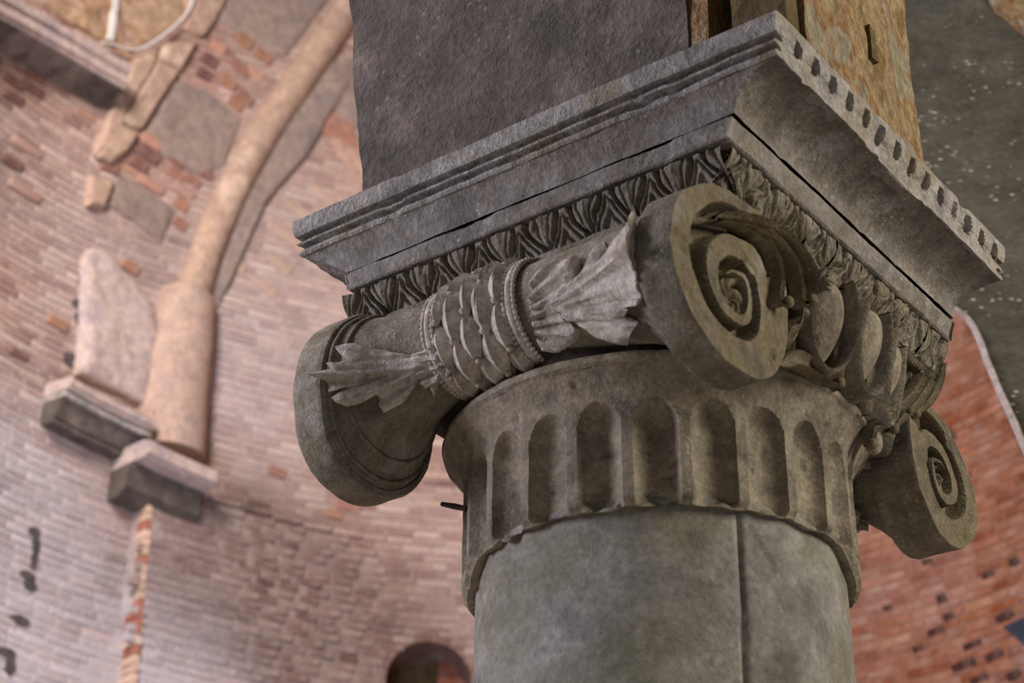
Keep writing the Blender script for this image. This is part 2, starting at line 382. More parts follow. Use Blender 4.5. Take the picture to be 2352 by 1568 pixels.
def brick_verts(s, z, L_, h):
    pr = rng.uniform(.003, .010); s1, z1 = s+L_, z+h; V = []
    o0 = float(off(s+L_/2, courses(s+L_/2, z)))
    for d, ins in ((-.04, 0), (pr*.7, .002), (pr, .006)):
        for (a, b) in ((s+ins, z+ins), (s1-ins, z+ins), (s1-ins, z1-ins), (s+ins, z1-ins)):
            V.append(W(a, courses(a, b)+rng.uniform(-.003, .003), d+o0+rng.uniform(-.0015, .0015)))
    return np.array(V)
BF = [(0, 1, 5, 4), (1, 2, 6, 5), (2, 3, 7, 6), (3, 0, 4, 7), (4, 5, 9, 8), (5, 6, 10, 9), (6, 7, 11, 10), (7, 4, 8, 11), (8, 9, 10, 11)]
for i, (a, s, z, L_, h) in enumerate(cand):
    V = brick_verts(s, z, L_, h); c = brick_col(s+L_/2, float(courses(s+L_/2, z+h/2)))
    if i < 300:
        mid = V.mean(0); b = MB().add(V-mid, BF, c); o = b.build('brick', m_brick, wall, 0); o.location = Vector(mid-wall_inv)
    else: stuff.add(V-wall_inv, BF, c)
stuff.build('brickwork', m_brick, wall, 0, kind='stuff')
# jamb bricks along the pier's left arris
jb = 0
z = PIER_B[1]-1.1
while z < PIER_T[1]-.02:
    sA = float(pier_s(z)); h = .055
    V = []
    for a in (-.030, .012):
        for d in (-.03, .172):
            for b in (0, h): V.append(W(sA+a+rng.uniform(-.004, .004), z+b, d))
    V = np.array(V); mid = V.mean(0)
    cc = np.array(srgb(222, 190, 166))*rng.uniform(.75, 1.1) if rng.random() < .7 else np.array(srgb(176, 112, 88))
    MB().add(V-mid, BOXF, cc).build('brick', m_brick, wall, 0).location = Vector(mid-wall_inv)
    z += .067
for nm_, xa, xb in (('wall_left', -9.0, -3.96), ('wall_right', 3.96, 9.0)):
    wz = np.linspace(0, 15, 60); wx = np.linspace(xa, xb, 30); WX, WZ = np.meshgrid(wx, wz); sx = np.sign(xa+xb)
    FR = np.stack([WX, 9.62+.02*fbm(np.stack([WX, WZ, 0*WX], -1), 2, 3, 4), WZ], -1); BK = FR+np.array([0, .4, 0])
    cc_ = mortar_col(sx*5.6+0*WX, WZ).reshape(-1, 3)
    mbw = MB().grid(FR, flip=True, c=cc_).grid(BK, c=cc_)
    tag(mbw.build(nm_, m_mortar, None, 60), kind='structure')
# stone blocks, patches between the ribs
for k, (kk, p) in enumerate(BLOCKS.items()): slab('stone_block', p, m_block, .03, parent=wall, seed=k, label='grey stone block among the bricks')
for k, (kk, p) in enumerate(TANS.items()): slab('stone_block', p, m_rib, .07, parent=wall, seed=k+10, label='tan dressed stone block')
slab('plaster_patch', PATCH['u'], m_pale, .10, parent=wall, seed=33, rough=.03, label='pale lime plaster with rounded head')
slab('plaster_band', [(x, y) for x, y in BAND], m_block, .05, parent=wall, seed=35)
slab('niche_plaster', NICHE, m_niche, .03, parent=wall, seed=37, rough=.05, label='ochre plaster above the ledge')
# larger, tilted bricks where the arch ring meets the wall
RAD = [(720, 250, 830, 300), ]
def tilted(px, py, w, h, ang, col, d=.02):
    c = at_wall(px, py); e = at_wall(px+w/2*math.cos(ang), py+w/2*math.sin(ang)); f = at_wall(px-h/2*math.sin(ang), py+h/2*math.cos(ang))
    u = e-c; v = f-c; V = []
    for dd, k in ((-.03, 1), (d*.7, .98), (d, .9)):
        for a, b in ((-1, 1), (1, 1), (1, -1), (-1, -1)):
            q = c+u*a*k*rng.uniform(.95, 1.02)+v*b*k*rng.uniform(.95, 1.02); V.append(W(q[0], q[1], dd))
    V = np.array(V); mid = V.mean(0)
    MB().add(V-mid, BF, col).build('brick', m_brick, wall, 0).location = Vector(mid-wall_inv)
for i in range(7):
    for j in range(3):
        x = 735+i*16+j*33-8; y = 262+i*27+j*22-12
        if x > 850 or y > 470: continue
        col = np.array(srgb(168, 120, 100))*rng.uniform(.85, 1.1) if i < 3 else np.array(srgb(196, 162, 144))*rng.uniform(.9, 1.06)
        tilted(x, y, 37, 23, math.radians(38), col)
for i in range(5):
    for j in range(4):
        x = 640-i*34+j*24-10; y = 392+i*52+j*18
        if inpoly(x, y, BAND): continue
        tilted(x+52, y+12, 40, 22, math.radians(34), np.array(srgb(194, 166, 150))*rng.uniform(.92, 1.06), .014)
DK = [srgb(112, 72, 66), srgb(132, 88, 72), srgb(166, 120, 92), srgb(154, 108, 92), srgb(190, 142, 122), srgb(184, 148, 134)]
for (x, y, w, h, a, ci) in [(560, 95, 48, 26, 35, 2), (603, 130, 52, 24, 35, 2), (548, 155, 56, 20, 38, 3), (500, 110, 40, 24, 30, 4), (480, 140, 44, 26, 30, 0), (468, 172, 38, 22, 30, 0), (522, 190, 46, 22, 35, 2), (560, 225, 50, 22, 38, 3), (585, 170, 44, 20, 38, 4), (540, 240, 40, 20, 38, 2), (600, 190, 36, 18, 38, 5), (345, 325, 60, 26, 32, 4), (340, 355, 62, 28, 34, 0), (318, 378, 50, 24, 32, 1), (408, 368, 44, 26, 40, 1), (402, 402, 46, 24, 36, 3), (345, 425, 70, 22, 32, 4), (420, 440, 58, 22, 34, 5), (415, 470, 38, 24, 40, 2), (440, 415, 44, 20, 36, 3), (412, 515, 36, 22, 36, 3), (470, 400, 40, 20, 30, 1), (270, 348, 44, 26, 20, 2), (250, 388, 44, 20, 20, 1), (298, 615, 48, 22, 32, 2), (130, 745, 56, 20, 28, 2), (40, 815, 50, 16, 28, 0), (60, 340, 84, 20, 32, 5), (55, 440, 88, 20, 30, 5), (25, 375, 60, 18, 32, 0), (70, 205, 60, 18, 32, 0), (30, 190, 56, 18, 32, 0), (30, 225, 50, 18, 32, 0), (80, 178, 50, 16, 32, 1), (800, 1165, 58, 20, 12, 3), (768, 1182, 40, 20, 14, 2), (635, 1085, 44, 22, 18, 3), (530, 1205, 46, 22, 12, 1), (400, 1310, 50, 18, 20, 4)]:
    tilted(x, y, w, h, math.radians(a), np.array(DK[ci])*rng.uniform(.9, 1.1), .022)
# arched opening at the foot
nm = MB(); aa = np.linspace(0, PI, 28); rows = []
for d, r in ((.003, HOLE_R+.12), (.004, HOLE_R+.03), (.004, HOLE_R-.005), (-.55, HOLE_R-.005)):
    q = np.array([(HOLE_C[0]+math.cos(t)*r, HOLE_C[1]+math.sin(t)*r) for t in aa]); q = np.vstack([[HOLE_C[0]+r, HOLE_C[1]-1.4], q, [HOLE_C[0]-r, HOLE_C[1]-1.4]])
    rows.append(W(q[:, 0], q[:, 1], d)-wall_inv)
nm.grid(np.array(rows), flip=True, c=np.array(srgb(128, 100, 88)))
nm.build('arch_reveal', m_mortar, wall, 40)
bk = MB(); q0 = [W(HOLE_C[0]+a, HOLE_C[1]+b, -.54)-wall_inv for a, b in ((-.5, -1.5), (.5, -1.5), (.5, .5), (-.5, .5))]
bk.add(q0, [(0, 1, 2, 3)]); bk.build('dark_back', m_brown, wall, 0, label='dark recess inside arched opening')
pb = MB()
for k in range(9):
    z0 = HOLE_C[1]-1.0+k*.15
    V = np.array([W(HOLE_C[0]+a, z0+b, d)-wall_inv for a in (.10, .30) for d in (-.52, -.36) for b in (0, .14)]); pb.add(V, BOXF, np.array(srgb(150, 84, 60))*rng.uniform(.8, 1.1))
pb.build('inner_brick_pier', m_brick, wall, 0, label='red brick pier inside the opening')
# dark vertical joint of missing bricks
jn = MB()
for (x, y, w, h) in [(76, 1224, 24, 26), (80, 1250, 18, 30), (76, 1285, 12, 50), (60, 1322, 34, 22), (66, 1345, 28, 26), (45, 1425, 44, 22), (12, 1500, 50, 24), (20, 1530, 22, 44), (185, 640, 10, 60), (176, 700, 24, 22), (180, 730, 14, 40), (165, 830, 44, 36)]:
    c = at_wall(x, y); e = at_wall(x+w/2, y+w/5); f = at_wall(x, y+h/2); a = abs(e[0]-c[0])+.005; b = abs(f[1]-c[1])
    t = np.linspace(0, 2*PI, 14, endpoint=False); q = np.c_[c[0]+a*np.cos(t)*rng.uniform(.8, 1.15, 14), c[1]+b*np.sin(t)*rng.uniform(.8, 1.15, 14)]
    jn.grid(np.array([W(c[0]+0*t, c[1]+0*t, .017)-wall_inv, W(q[:, 0], q[:, 1], .019)-wall_inv, W(q[:, 0], q[:, 1], -.03)-wall_inv]), cv=True)
jn.build('missing_brick_scar', mat('scar_mortar', [srgb(84, 76, 78), srgb(104, 94, 92)], 8, 0, bump=.5), wall, 40, kind='stuff')
# putlog holes and eroded bricks on the right
ph = MB()
for (x, y, w, h, a) in [(2165, 1375, 24, 22, -20), (2150, 1450, 40, 18, -25), (2215, 1528, 60, 22, -24), (2285, 1505, 44, 20, -28), (2310, 1415, 46, 20, -34), (2270, 1320, 30, 14, -28), (2130, 1290, 22, 12, -22), (2180, 1415, 26, 14, -24), (2235, 1480, 44, 14, -24), (2250, 1560, 44, 18, -26), (2180, 1000, 30, 30, -30), (2330, 1290, 24, 20, -30), (2110, 1490, 26, 14, -22), (2330, 1550, 36, 18, -28), (2040, 1395, 22, 12, -18)]:
    tilted(x, y, w, h, math.radians(a), np.array(srgb(72, 42, 34))*rng.uniform(.8, 1.2), .016)

# ribs and engaged shaft
def rib(name, pts_px, rad, m, parent, depthk=1.0, n=18, base=0.0, m_n=70, label=None):
    q = spline(wp(pts_px, rad[0]*.6), m_n); r = np.interp(np.linspace(0, 1, m_n), np.linspace(0, 1, len(rad)), rad)
    T = np.gradient(q, axis=0); T /= np.linalg.norm(T, axis=1)[:, None]; Nn = np.c_[T[:, 1], -T[:, 0]]
    a = np.linspace(-.25, PI+.25, n); P = []
    for i in range(m_n):
        s_ = q[i, 0]+Nn[i, 0]*r[i]*np.cos(a); z_ = q[i, 1]+Nn[i, 1]*r[i]*np.cos(a)
        d = base+depthk*r[i]*np.sin(a)+.006*fbm(np.c_[s_, z_, 0*s_], 5, 3, 3)
        P.append(W(s_, z_, d))
    mb = MB().grid(np.array(P), flip=False)
    k = len(P); mb.f.append(tuple(range(n))); mb.f.append(tuple((k-1)*n+i for i in reversed(range(n))))
    return mb.build(name, m, parent, 45, label)
sh = empty('engaged_shaft'); tag(sh, 'half-round plastered shaft against the brick apse standing on the lower corbel', 'shaft')
rib('shaft_body', [(412, 1030), (420, 930), (432, 830), (446, 735), (457, 664)], [.30, .295, .285, .265, .235], m_shaftbg, sh, .9)
ar = empty('arch_rib'); tag(ar, 'tan half-round arch rib curving up from the engaged shaft', 'rib')
rib('roll_moulding', [(452, 672), (478, 590), (512, 500), (552, 412), (600, 322), (655, 235), (712, 150), (772, 60), (820, -20), (870, -90)], [.15, .14, .14, .145, .15, .145, .14, .15], m_rib, ar, .9)

def corbel(nm, label, L0, R0, prof, dmax, m):
    """moulded block on the wall: L0, R0 top corners in the frame; prof = (drop m, depth fraction)"""
    a = at_wall(*L0, dmax); b = at_wall(*R0, dmax); root = empty(nm); tag(root, label, 'corbel')
    for k, (seg, name) in enumerate(prof):
        P = []
        for (dz, dk) in seg:
            r = []
            n = 14
            for t in np.linspace(0, 1, n): r.append(W(a[0]+(b[0]-a[0])*t, a[1]+(b[1]-a[1])*t+dz, dmax*dk))
            # ends return to the wall
            r = [W(a[0], a[1]+dz, -.06)]+r+[W(b[0], b[1]+dz, -.06)]
            P.append(r)
        P = np.array(P); P = P+.006*np.stack([fbm(P, 9, 2, q) for q in (1, 2, 3)], -1)
        mb = MB().grid(P, flip=True); nn = P.shape[1]
        mb.f.append(tuple(range(nn))); mb.f.append(tuple((P.shape[0]-1)*nn+i for i in reversed(range(nn))))
        mb.build(name, m[k], root, 30)
    return root
corbel('corbel', 'upper-left moulded grey stone corbel on the brick apse wall', (166, 866), (358, 964),
       [([(.02, .9), (.0, 1.0), (-.05, 1.0), (-.055, .93), (-.075, .93)], 'top_slab'),
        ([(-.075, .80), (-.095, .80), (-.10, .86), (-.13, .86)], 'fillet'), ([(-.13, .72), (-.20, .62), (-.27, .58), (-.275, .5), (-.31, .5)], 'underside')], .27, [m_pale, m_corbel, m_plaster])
corbel('corbel', 'worn stone corbel under the engaged shaft, lower of the two', (345, 1010), (500, 1082),
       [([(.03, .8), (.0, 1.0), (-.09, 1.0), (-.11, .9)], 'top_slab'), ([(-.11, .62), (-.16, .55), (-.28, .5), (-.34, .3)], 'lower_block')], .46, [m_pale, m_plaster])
# ledge at upper left
le = empty('stone_ledge'); tag(le, 'projecting pale stone ledge with shade painted on its underside, top left corner', 'ledge')
LT = spline(np.array([at_wall(x, y, .3) for x, y in [(-150, -122), (-80, -76), (0, -28), (100, 30), (200, 90), (302, 150)]]), 60)
def ledge(name, prof, m):
    P = []
    for dz, dk in prof:
        P.append(np.vstack([W(LT[:, 0], LT[:, 1]+dz, dk), W(LT[-1, 0], LT[-1, 1]+dz, -.06)[None]]))
    P = np.array(P); P = P+.004*np.stack([fbm(P, 7, 2, q) for q in (1, 2, 3)], -1)
    MB().grid(P, flip=True).build(name, m, le, 30)
ledge('upper_slab', [(.0, -.05), (.0, .30), (-.07, .30), (-.078, .285), (-.09, .285)], m_pale)
ledge('lower_fascia', [(-.09, .27), (-.10, .285), (-.175, .285), (-.18, .265), (-.20, .265), (-.215, .25)], m_pale)
ledge('underside', [(-.213, .25), (-.225, .24), (-.27, .12), (-.33, -.05)], m_plaster)  # shade under the ledge put in as a darker material
# batten and cable above the ledge
q = wp([(262, -40), (250, 92)], .06); 
bt = MB(); V = []
for (x, y) in ((250, 94), (270, -60)):
    c = at_wall(x, y, .04)
    for a in (-.025, .025):
        for d in (.0, .07): V.append(W(c[0]+a, c[1], d))
bt.add(np.array(V), BOXF); bo = bt.build('vertical_batten', m_cable, None, 0); tag(bo, 'narrow white vertical batten above the ledge, top left', 'batten')
cp = spline(np.array([at_wall(x, y, .1) for x, y in [(236, 97), (262, 101), (288, 110), (312, 113), (350, 98), (392, 68), (425, 36), (442, 8), (452, -40)]]), 60)
cb = MB().tube(W(cp[:, 0], cp[:, 1], .09), .011, 8).build('cable', m_cable, None, 60); tag(cb, 'white cable hanging in a curve along the niche, top left', 'cable')

# slate-blue pane at the right edge
c = at_wall(2308, 1440); e = at_wall(2400, 1400); f = at_wall(2400, 1520)
V = np.array([W(*c, .02), W(*e, .02), W(*f, .02), W(*c, -.03), W(*e, -.03), W(*f, -.03)])
pn = MB().add(V, [(0, 2, 1), (3, 4, 5), (0, 1, 4, 3), (1, 2, 5, 4), (2, 0, 3, 5)]).build('slate_plate', m_blue, None, 0); tag(pn, 'dark blue pointed plate on the orange brick at right edge', 'plate')

# ------------------------------------------------------------------ dark arch behind the capital on the right
da = empty('spandrel_arch'); tag(da, 'dark speckled plaster arch behind the right side of the capital', 'arch')
edge = [(2150, 690), (2200, 722), (2228, 752), (2242, 785), (2262, 835), (2290, 905), (2325, 985), (2352, 1042), (2420, 1170), (2520, 1380), (2640, 1700)]
E_ = spline(np.array([at_Y(x, y, 6.2) for x, y in edge]), 50)
E_[:, 0] += .006*fbm(E_, 12, 3, 2)
top = np.array([[E_[-1, 0]-(E_[-1, 0]-E_[0, 0])*(1-t)*1.0+1.6*t, 6.2, 9.0] for t in np.linspace(0, 1, 50)])
G = np.array([E_+(top-E_)*k for k in np.linspace(0, 1, 30)])
G[..., 1] += .03*fbm(G, 3, 4, 8)-.0
left = np.array([[G[i, 0] - np.array([.75, 0, 0])*k for k in np.linspace(1, 0, 12)][:-1] for i in range(30)])
left[..., 1] = 6.2+.03*fbm(left, 3, 4, 8)
G = np.concatenate([left, G], 1)
Eb0 = (E_-O)*np.array([1.16, 1.12, 1.12])+O
mb = MB().grid(G, flip=False); MB().grid(np.array([E_-np.array([0, .012, 0]), Eb0]), flip=False).build('intrados', m_arch, da, 60); back = (G-O)*np.array([1.16, 1.12, 1.12])+O; mb.grid(back, flip=True)
mb.build('plaster_face', m_arch, da, 60)
Er = E_.copy(); Eb = (E_-O)*np.array([1.16, 1.12, 1.12])+O; Ef = E_.copy(); Ef[:, 1] -= .02; E2 = Ef+np.array([.020, 0, .0])+.006*fbm(Ef, 9, 3, 4)[:, None]
MB().grid(np.array([E2, Ef, E_]), flip=False).build('pale_edge', m_archedge, da, 60, label='pale rough arris of the arch')
t0 = [at_Y(x, y, 6.15) for x, y in [(2255, -60), (2290, 10), (2330, 45), (2400, 95), (2500, 140), (2500, -60)]]
V = t0+[p+np.array([0, .12, 0]) for p in t0]; n = len(t0)
MB().add(V, [tuple(range(n))[::-1], tuple(range(n, 2*n))]+[(i, (i+1) % n, n+(i+1) % n, n+i) for i in range(n)]).build('ochre_moulding', m_tan, da, 0, label='ochre moulding strip in the upper right corner')

# ------------------------------------------------------------------ the column and its shaft
Z = lambda z: z+EYE
col = empty('column', (CX, CY, 0), -TH); tag(col, 'grey marble column shaft carrying the fluted neck of the capital', 'column')
na, nz = 420, 120
a = np.linspace(0, 2*PI, na, endpoint=False); zs = np.r_[np.linspace(.28, 2.2, 20)[:-1], np.linspace(2.2, Z(1.60), nz)]
A_, Z_ = np.meshgrid(a, zs)
g0 = at_cyl(1697, 1190, .4); g1 = at_cyl(1712, 1565, .4)
ga = g0[0]+(g1[0]-g0[0])*(Z_-g0[1])/(g1[1]-g0[1])
r = .4-.015*sstep(Z(1.512), Z(1.53), Z_); P0 = np.stack([np.cos(A_), np.sin(A_), Z_], -1)
da_ = (A_-ga+PI) % (2*PI)-PI
r = r-.010*np.exp(-(da_*.4/.0045)**2)+.0018*fbm(P0*np.array([.4, .4, 1]), 9, 3, 4)+.003*(1-sstep(0, .05, Z_-.28))*0
# shallow break left of the groove
r += .0022*sstep(0, .02, da_*.4)*(1-sstep(.3, .5, da_))
def scratch(p, q, w, d):
    global r
    A0 = at_cyl(*p, .4); A1 = at_cyl(*q, .4); t = np.clip((Z_-A1[1])/(A0[1]-A1[1]), 0, 1); aa_ = A1[0]+(A0[0]-A1[0])*t
    dd = ((A_-aa_+PI) % (2*PI)-PI)*.4; inside = (Z_ < A0[1]) & (Z_ > A1[1])
    r = r-np.where(inside, d*np.exp(-(dd/w)**2), 0)
scratch((1708, 1190), (1782, 1318), .003, .006); scratch((1722, 1188), (1798, 1300), .0025, .004)
P = np.stack([r*np.cos(A_), r*np.sin(A_), Z_], -1)
MB().grid(P, cv=True, flip=True).build('shaft', m_shaft, col, 60)
def lathe(name, prof, m, parent, n=96, noise=.002, label=None, k=3):
    P = np.array([[(rr*math.cos(t), rr*math.sin(t), zz_) for t in np.linspace(0, 2*PI, n, endpoint=False)] for rr, zz_ in prof])
    P = P+noise*np.stack([fbm(P, 12, 3, q) for q in (1, 2, 3)], -1)
    return MB().grid(P, cv=True, flip=True).build(name, m, parent, 40, label)
lathe('base_moulding', [(.40, .30), (.42, .28), (.46, .27), (.47, .24), (.46, .21), (.43, .20), (.43, .17), (.5, .16), (.52, .13), (.5, .10), (.3, .10)], m_shaft, col)
MB().box((-.54, -.54, 0), (.54, .54, .105)).build('plinth', m_shaft, col, 0)

# ------------------------------------------------------------------ the Ionic capital
cap = empty('ionic_capital', (CX, CY, Z(1.48)), -TH); tag(cap, 'weathered carved Ionic capital with volutes, leaf-wrapped side roll and fluted neck', 'capital')
CZ = Z(1.48)
def B(mb, name, m, smooth=38, label=None, kind=None, parent=None):
    mb.v = [v-np.array([0, 0, CZ]) for v in mb.v]
    return mb.build(name, m, parent or cap, smooth, label, kind)
# fluted neck
NF = 23; na = NF*26; a = np.linspace(0, 2*PI, na, endpoint=False); ph0 = math.radians(-88.7)
ang = lambda p, r_: at_cyl(p[0], p[1], r_)
aL = ang((1085, 1330), .425)[0]; 
tt = np.linspace(0, 1, 90)
A_, T_ = np.meshgrid(a, tt)
cdir = math.atan2(-(to_loc(O)[1]) * -1, to_loc(O)[0])           # bearing of the viewer
dl = (A_-cdir+PI) % (2*PI)-PI
zb = 1.490-.04*sstep(1.05, 1.42, np.abs(dl))+.010*fbm(np.stack([np.cos(A_)*6, np.sin(A_)*6, 0*A_], -1), 1.6, 3, 6)-.03*sstep(.35, .7, fbm(np.stack([np.cos(A_)*5, np.sin(A_)*5, 0*A_+3], -1), 1.5, 2, 9))
ztop = 1.795
Zr = zb+(ztop-zb)*T_
ffr = ((A_-ph0)/(2*PI/NF)+.5) % 1-.5
w = .385; h = .055; zt_ = 1.722+.006*fbm(np.stack([np.cos(A_)*3, np.sin(A_)*3, 0*A_], -1), 2, 2, 1)
e = np.where(Zr > zt_-h, (ffr/w)**2+((Zr-(zt_-h))/h)**2, (ffr/w)**2)
flute = np.sqrt(np.clip(1-e, 0, 1))*sstep(.002, .022, Zr-1.486-.010*fbm(np.stack([np.cos(A_)*9, np.sin(A_)*9, 0*A_], -1), 1.6, 3, 16))
P0 = np.stack([np.cos(A_)*.43, np.sin(A_)*.43, Zr], -1)
r = .431+.047*np.clip((Zr-1.695)/.10, 0, 1)**2-.036*flute+.0022*fbm(P0, 26, 4, 3)-.005*sstep(.45, .7, fbm(P0, 34, 2, 12))
r = r-.012*(1-sstep(0, .016, Zr-zb))
P = np.stack([r*np.cos(A_), r*np.sin(A_), Z(Zr)], -1)
bot = np.stack([.40*np.cos(a), .40*np.sin(a), Z(zb[0]+.004)], -1)[None]
mb = MB().grid(np.concatenate([bot, P], 0), cv=True, flip=True)
B(mb, 'fluted_neck', m_neck, 40)
def lathe_cap(name, prof, m, n=240, noise=.003, label=None, fs=14):
    P = np.array([[(rr*math.cos(t), rr*math.sin(t), Z(zz_)) for t in np.linspace(0, 2*PI, n, endpoint=False)] for rr, zz_ in prof])
    P = P+noise*np.stack([fbm(P, fs, 4, q) for q in (1, 2, 3)], -1)
    return B(MB().grid(P, cv=True, flip=True), name, m, 40, label)
lathe_cap('neck_ring', [(.470, 1.786), (.4785, 1.792), (.4805, 1.80), (.478, 1.808), (.46, 1.813), (.445, 1.813)], m_neck, noise=.003)
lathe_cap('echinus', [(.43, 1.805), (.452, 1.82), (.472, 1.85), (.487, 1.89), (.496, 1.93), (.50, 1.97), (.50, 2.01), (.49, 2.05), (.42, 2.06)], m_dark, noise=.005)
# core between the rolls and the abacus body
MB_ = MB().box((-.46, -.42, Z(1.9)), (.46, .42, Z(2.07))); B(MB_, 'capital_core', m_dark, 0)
B(MB().box((-.475, -.47, Z(2.045)), (.475, .485, Z(2.158))), 'abacus', m_cap, 0)

# volute outlines, traced on their own planes
def out_polar(px_pts, x, c):
    q = np.array([at_x(px, py, x)[1:] for px, py in px_pts])-np.array(c)
    th = np.unwrap(np.arctan2(q[:, 1], q[:, 0])); rr = np.hypot(q[:, 0], q[:, 1])
    th = th % (2*PI); o = np.argsort(th); th = th[o]; rr = rr[o]
    th = np.r_[th-2*PI, th, th+2*PI]; rr = np.r_[rr, rr, rr]
    return lambda t: np.interp(np.asarray(t) % (2*PI), th, rr)
FV = [(1640, 428), (1590, 432), (1555, 448), (1538, 490), (1535, 560), (1546, 625), (1570, 690), (1600, 752), (1645, 810), (1695, 852), (1745, 872), (1780, 850), (1797, 800), (1802, 740), (1798, 670), (1790, 600), (1775, 550), (1745, 500), (1695, 462)]
fc = at_x(1690, 680, .5)[1:]; fR = out_polar(FV, .5, fc)
BV = [(2092, 925), (2082, 960), (2086, 1010), (2098, 1080), (2122, 1160), (2155, 1228), (2185, 1257), (2218, 1250), (2236, 1225), (2237, 1170), (2226, 1110), (2200, 1045), (2172, 985), (2140, 945)]
bc = at_x(2158, 1095, .46)[1:]; bR = out_polar(BV, .46, bc)
def volute(xf, sgn, c, Rf, name_m, thick=.075, mirror=1, k=.42, th0=math.radians(40), seed=0, weather=.0025):
    """scroll face on plane x = xf facing sgn*x; returns nothing, builds volute with rim"""
    nt, nr = 260, 110
    th = np.linspace(0, 2*PI, nt, endpoint=False); rr = np.r_[np.linspace(0, 1, nr)]**.9
    TT, RR = np.meshgrid(th, rr); 
    R = Rf(TT)*RR*(1-.0*TT); turn = ((TT-th0) % (2*PI))/(2*PI)
    if mirror < 0: turn = 1-turn
    q = np.log(1/np.clip(RR, .03, 1))/math.log(1/k); Pq = q-turn
    fr = Pq % 1.0
    canal = sstep(.0, .07, fr)*(1-sstep(.40, .50, fr))
    canal = np.where(Pq < 0, 0, canal)
    depth = -.050*canal*(1-.25*sstep(1.1, 1.9, Pq))
    conc = -.010*np.clip(q, 0, 2.2)*0
    eye = np.exp(-(RR/.17)**2)
    depth = depth*(1-sstep(.24, .14, RR)*0)
    X = np.stack([0*TT+seed, c[0]+mirror*0+R*np.cos(TT), c[1]+R*np.sin(TT)], -1)
    depth = np.where(RR < .2, -.03+.018*(np.abs(np.sin(TT*3+RR*20)))*sstep(0, .1, RR), depth)
    depth = depth+weather*fbm(X, 30, 4, seed)-.008*sstep(.4, .7, fbm(X, 14, 3, seed+5))
    lip = .002*sstep(.93, .99, RR)
    Y = c[0]+R*np.cos(TT); Zz = c[1]+R*np.sin(TT)
    Pm = np.stack([xf+sgn*(depth+lip), Y, Zz], -1)
    rim = []
    for dx, kk in ((-.001, 1.004), (-.004, 1.010), (-.03, 1.006), (-thick*.7, 1.006), (-thick+.008, 1.01), (-thick, .99), (-thick-.004, .93)):
        Rr = Rf(th)*kk; wv = 1+.006*fbm(np.stack([0*th+dx*20, np.cos(th)*4, np.sin(th)*4], -1), 2.5, 3, seed)
        rim.append(np.stack([xf+sgn*dx+0*th, c[0]+Rr*wv*np.cos(th), c[1]+Rr*wv*np.sin(th)], -1))
    G = np.array(rim); fl_ = B(MB().grid(Pm, cv=True, flip=(sgn > 0)), 'volute', name_m, 42)
    fl2 = B(MB().grid(np.concatenate([Pm[-1:], G], 0), cv=True, flip=(sgn > 0)), 'volute_rim', m_cap, 42)
    return fl_
v1 = volute(.505, 1, fc, fR, m_mossy, .08)
v2 = volute(.465, 1, bc, bR, m_mossy, .11, mirror=-1, th0=math.radians(140), seed=3)
mirc = lambda c: c
# rear scrolls (at the far end of each roll)
lc = np.array([-.455, Z(1.862)]); 
FL = [(850, 722), (795, 735), (758, 775), (738, 840), (737, 920), (748, 1000), (775, 1060), (815, 1105), (860, 1135), (905, 1143), (950, 1125), (980, 1085)]
def out_left(x):
    q = np.array([at_x(px, py, x)[1:] for px, py in FL]); return q
lq = out_left(-.44)
def polar_from(q, c, fill):
    q = q-c; th = np.arctan2(q[:, 1], q[:, 0]) % (2*PI); rr = np.hypot(q[:, 0], q[:, 1])
    for t, r_ in fill: th = np.r_[th, t]; rr = np.r_[rr, r_]
    o = np.argsort(th); th = th[o]; rr = rr[o]; th = np.r_[th-2*PI, th, th+2*PI]; rr = np.r_[rr, rr, rr]
    return lambda t: np.interp(np.asarray(t) % (2*PI), th, rr)
lc = np.array([lq[:, 0].mean()+.03, (lq[:, 1].max()+lq[:, 1].min())/2])
lR = polar_from(lq, lc, [])
print('left scroll', lc, lR(np.radians([0, 90, 180, 270])), 'front', fc, fR(np.radians([0, 90, 180, 270])), 'back', bc, bR(np.radians([0, 90, 180, 270])))
v3 = volute(-.515, -1, lc, lR, m_cap, .075, seed=6)
v4 = volute(-.515, -1, np.array([.46, lc[1]]), lR, m_cap, .075, seed=8)

# side rolls (bolsters)
BX = -.10
def bol(x, phi, sy, d=0.0):
    x = np.asarray(x, float)+0*phi; phi = np.asarray(phi, float)
    if sy < 0: cF, RF, cL, RL, xF, xL = fc, fR, lc, lR, .428, -.442
    else: cF, RF, cL, RL, xF, xL = bc, bR, np.array([.46, lc[1]]), lR, .358, -.442
    ycm, zcm, rm = sy*.448, Z(1.955), .108
    tf = np.clip((x-(BX+.10))/(xF-(BX+.10)), 0, 1); tl = np.clip(((BX-.10)-x)/((BX-.10)-xL), 0, 1)
    wf = .28*tf**1.5+.72*tf**5; wl = .42*tl**1.4+.58*tl**4
    wf = (.62*tf**1.1+.38*tf**5) if sy > 0 else wf; wf = np.where(tf > 0, wf, 0); wl = np.where(tl > 0, wl, 0)
    yc = ycm+(cF[0]-ycm)*wf+(cL[0]-ycm)*wl; zc = zcm+(cF[1]-zcm)*wf+(cL[1]-zcm)*wl
    rr = rm+(RF(phi)*.95-rm)*wf+(RL(phi)*.95-rm)*wl
    belt = .010*np.exp(-((x-BX)/.085)**6)
    rr = rr+belt+d
    return np.stack([x, yc+rr*np.cos(phi), zc+rr*np.sin(phi)], -1)
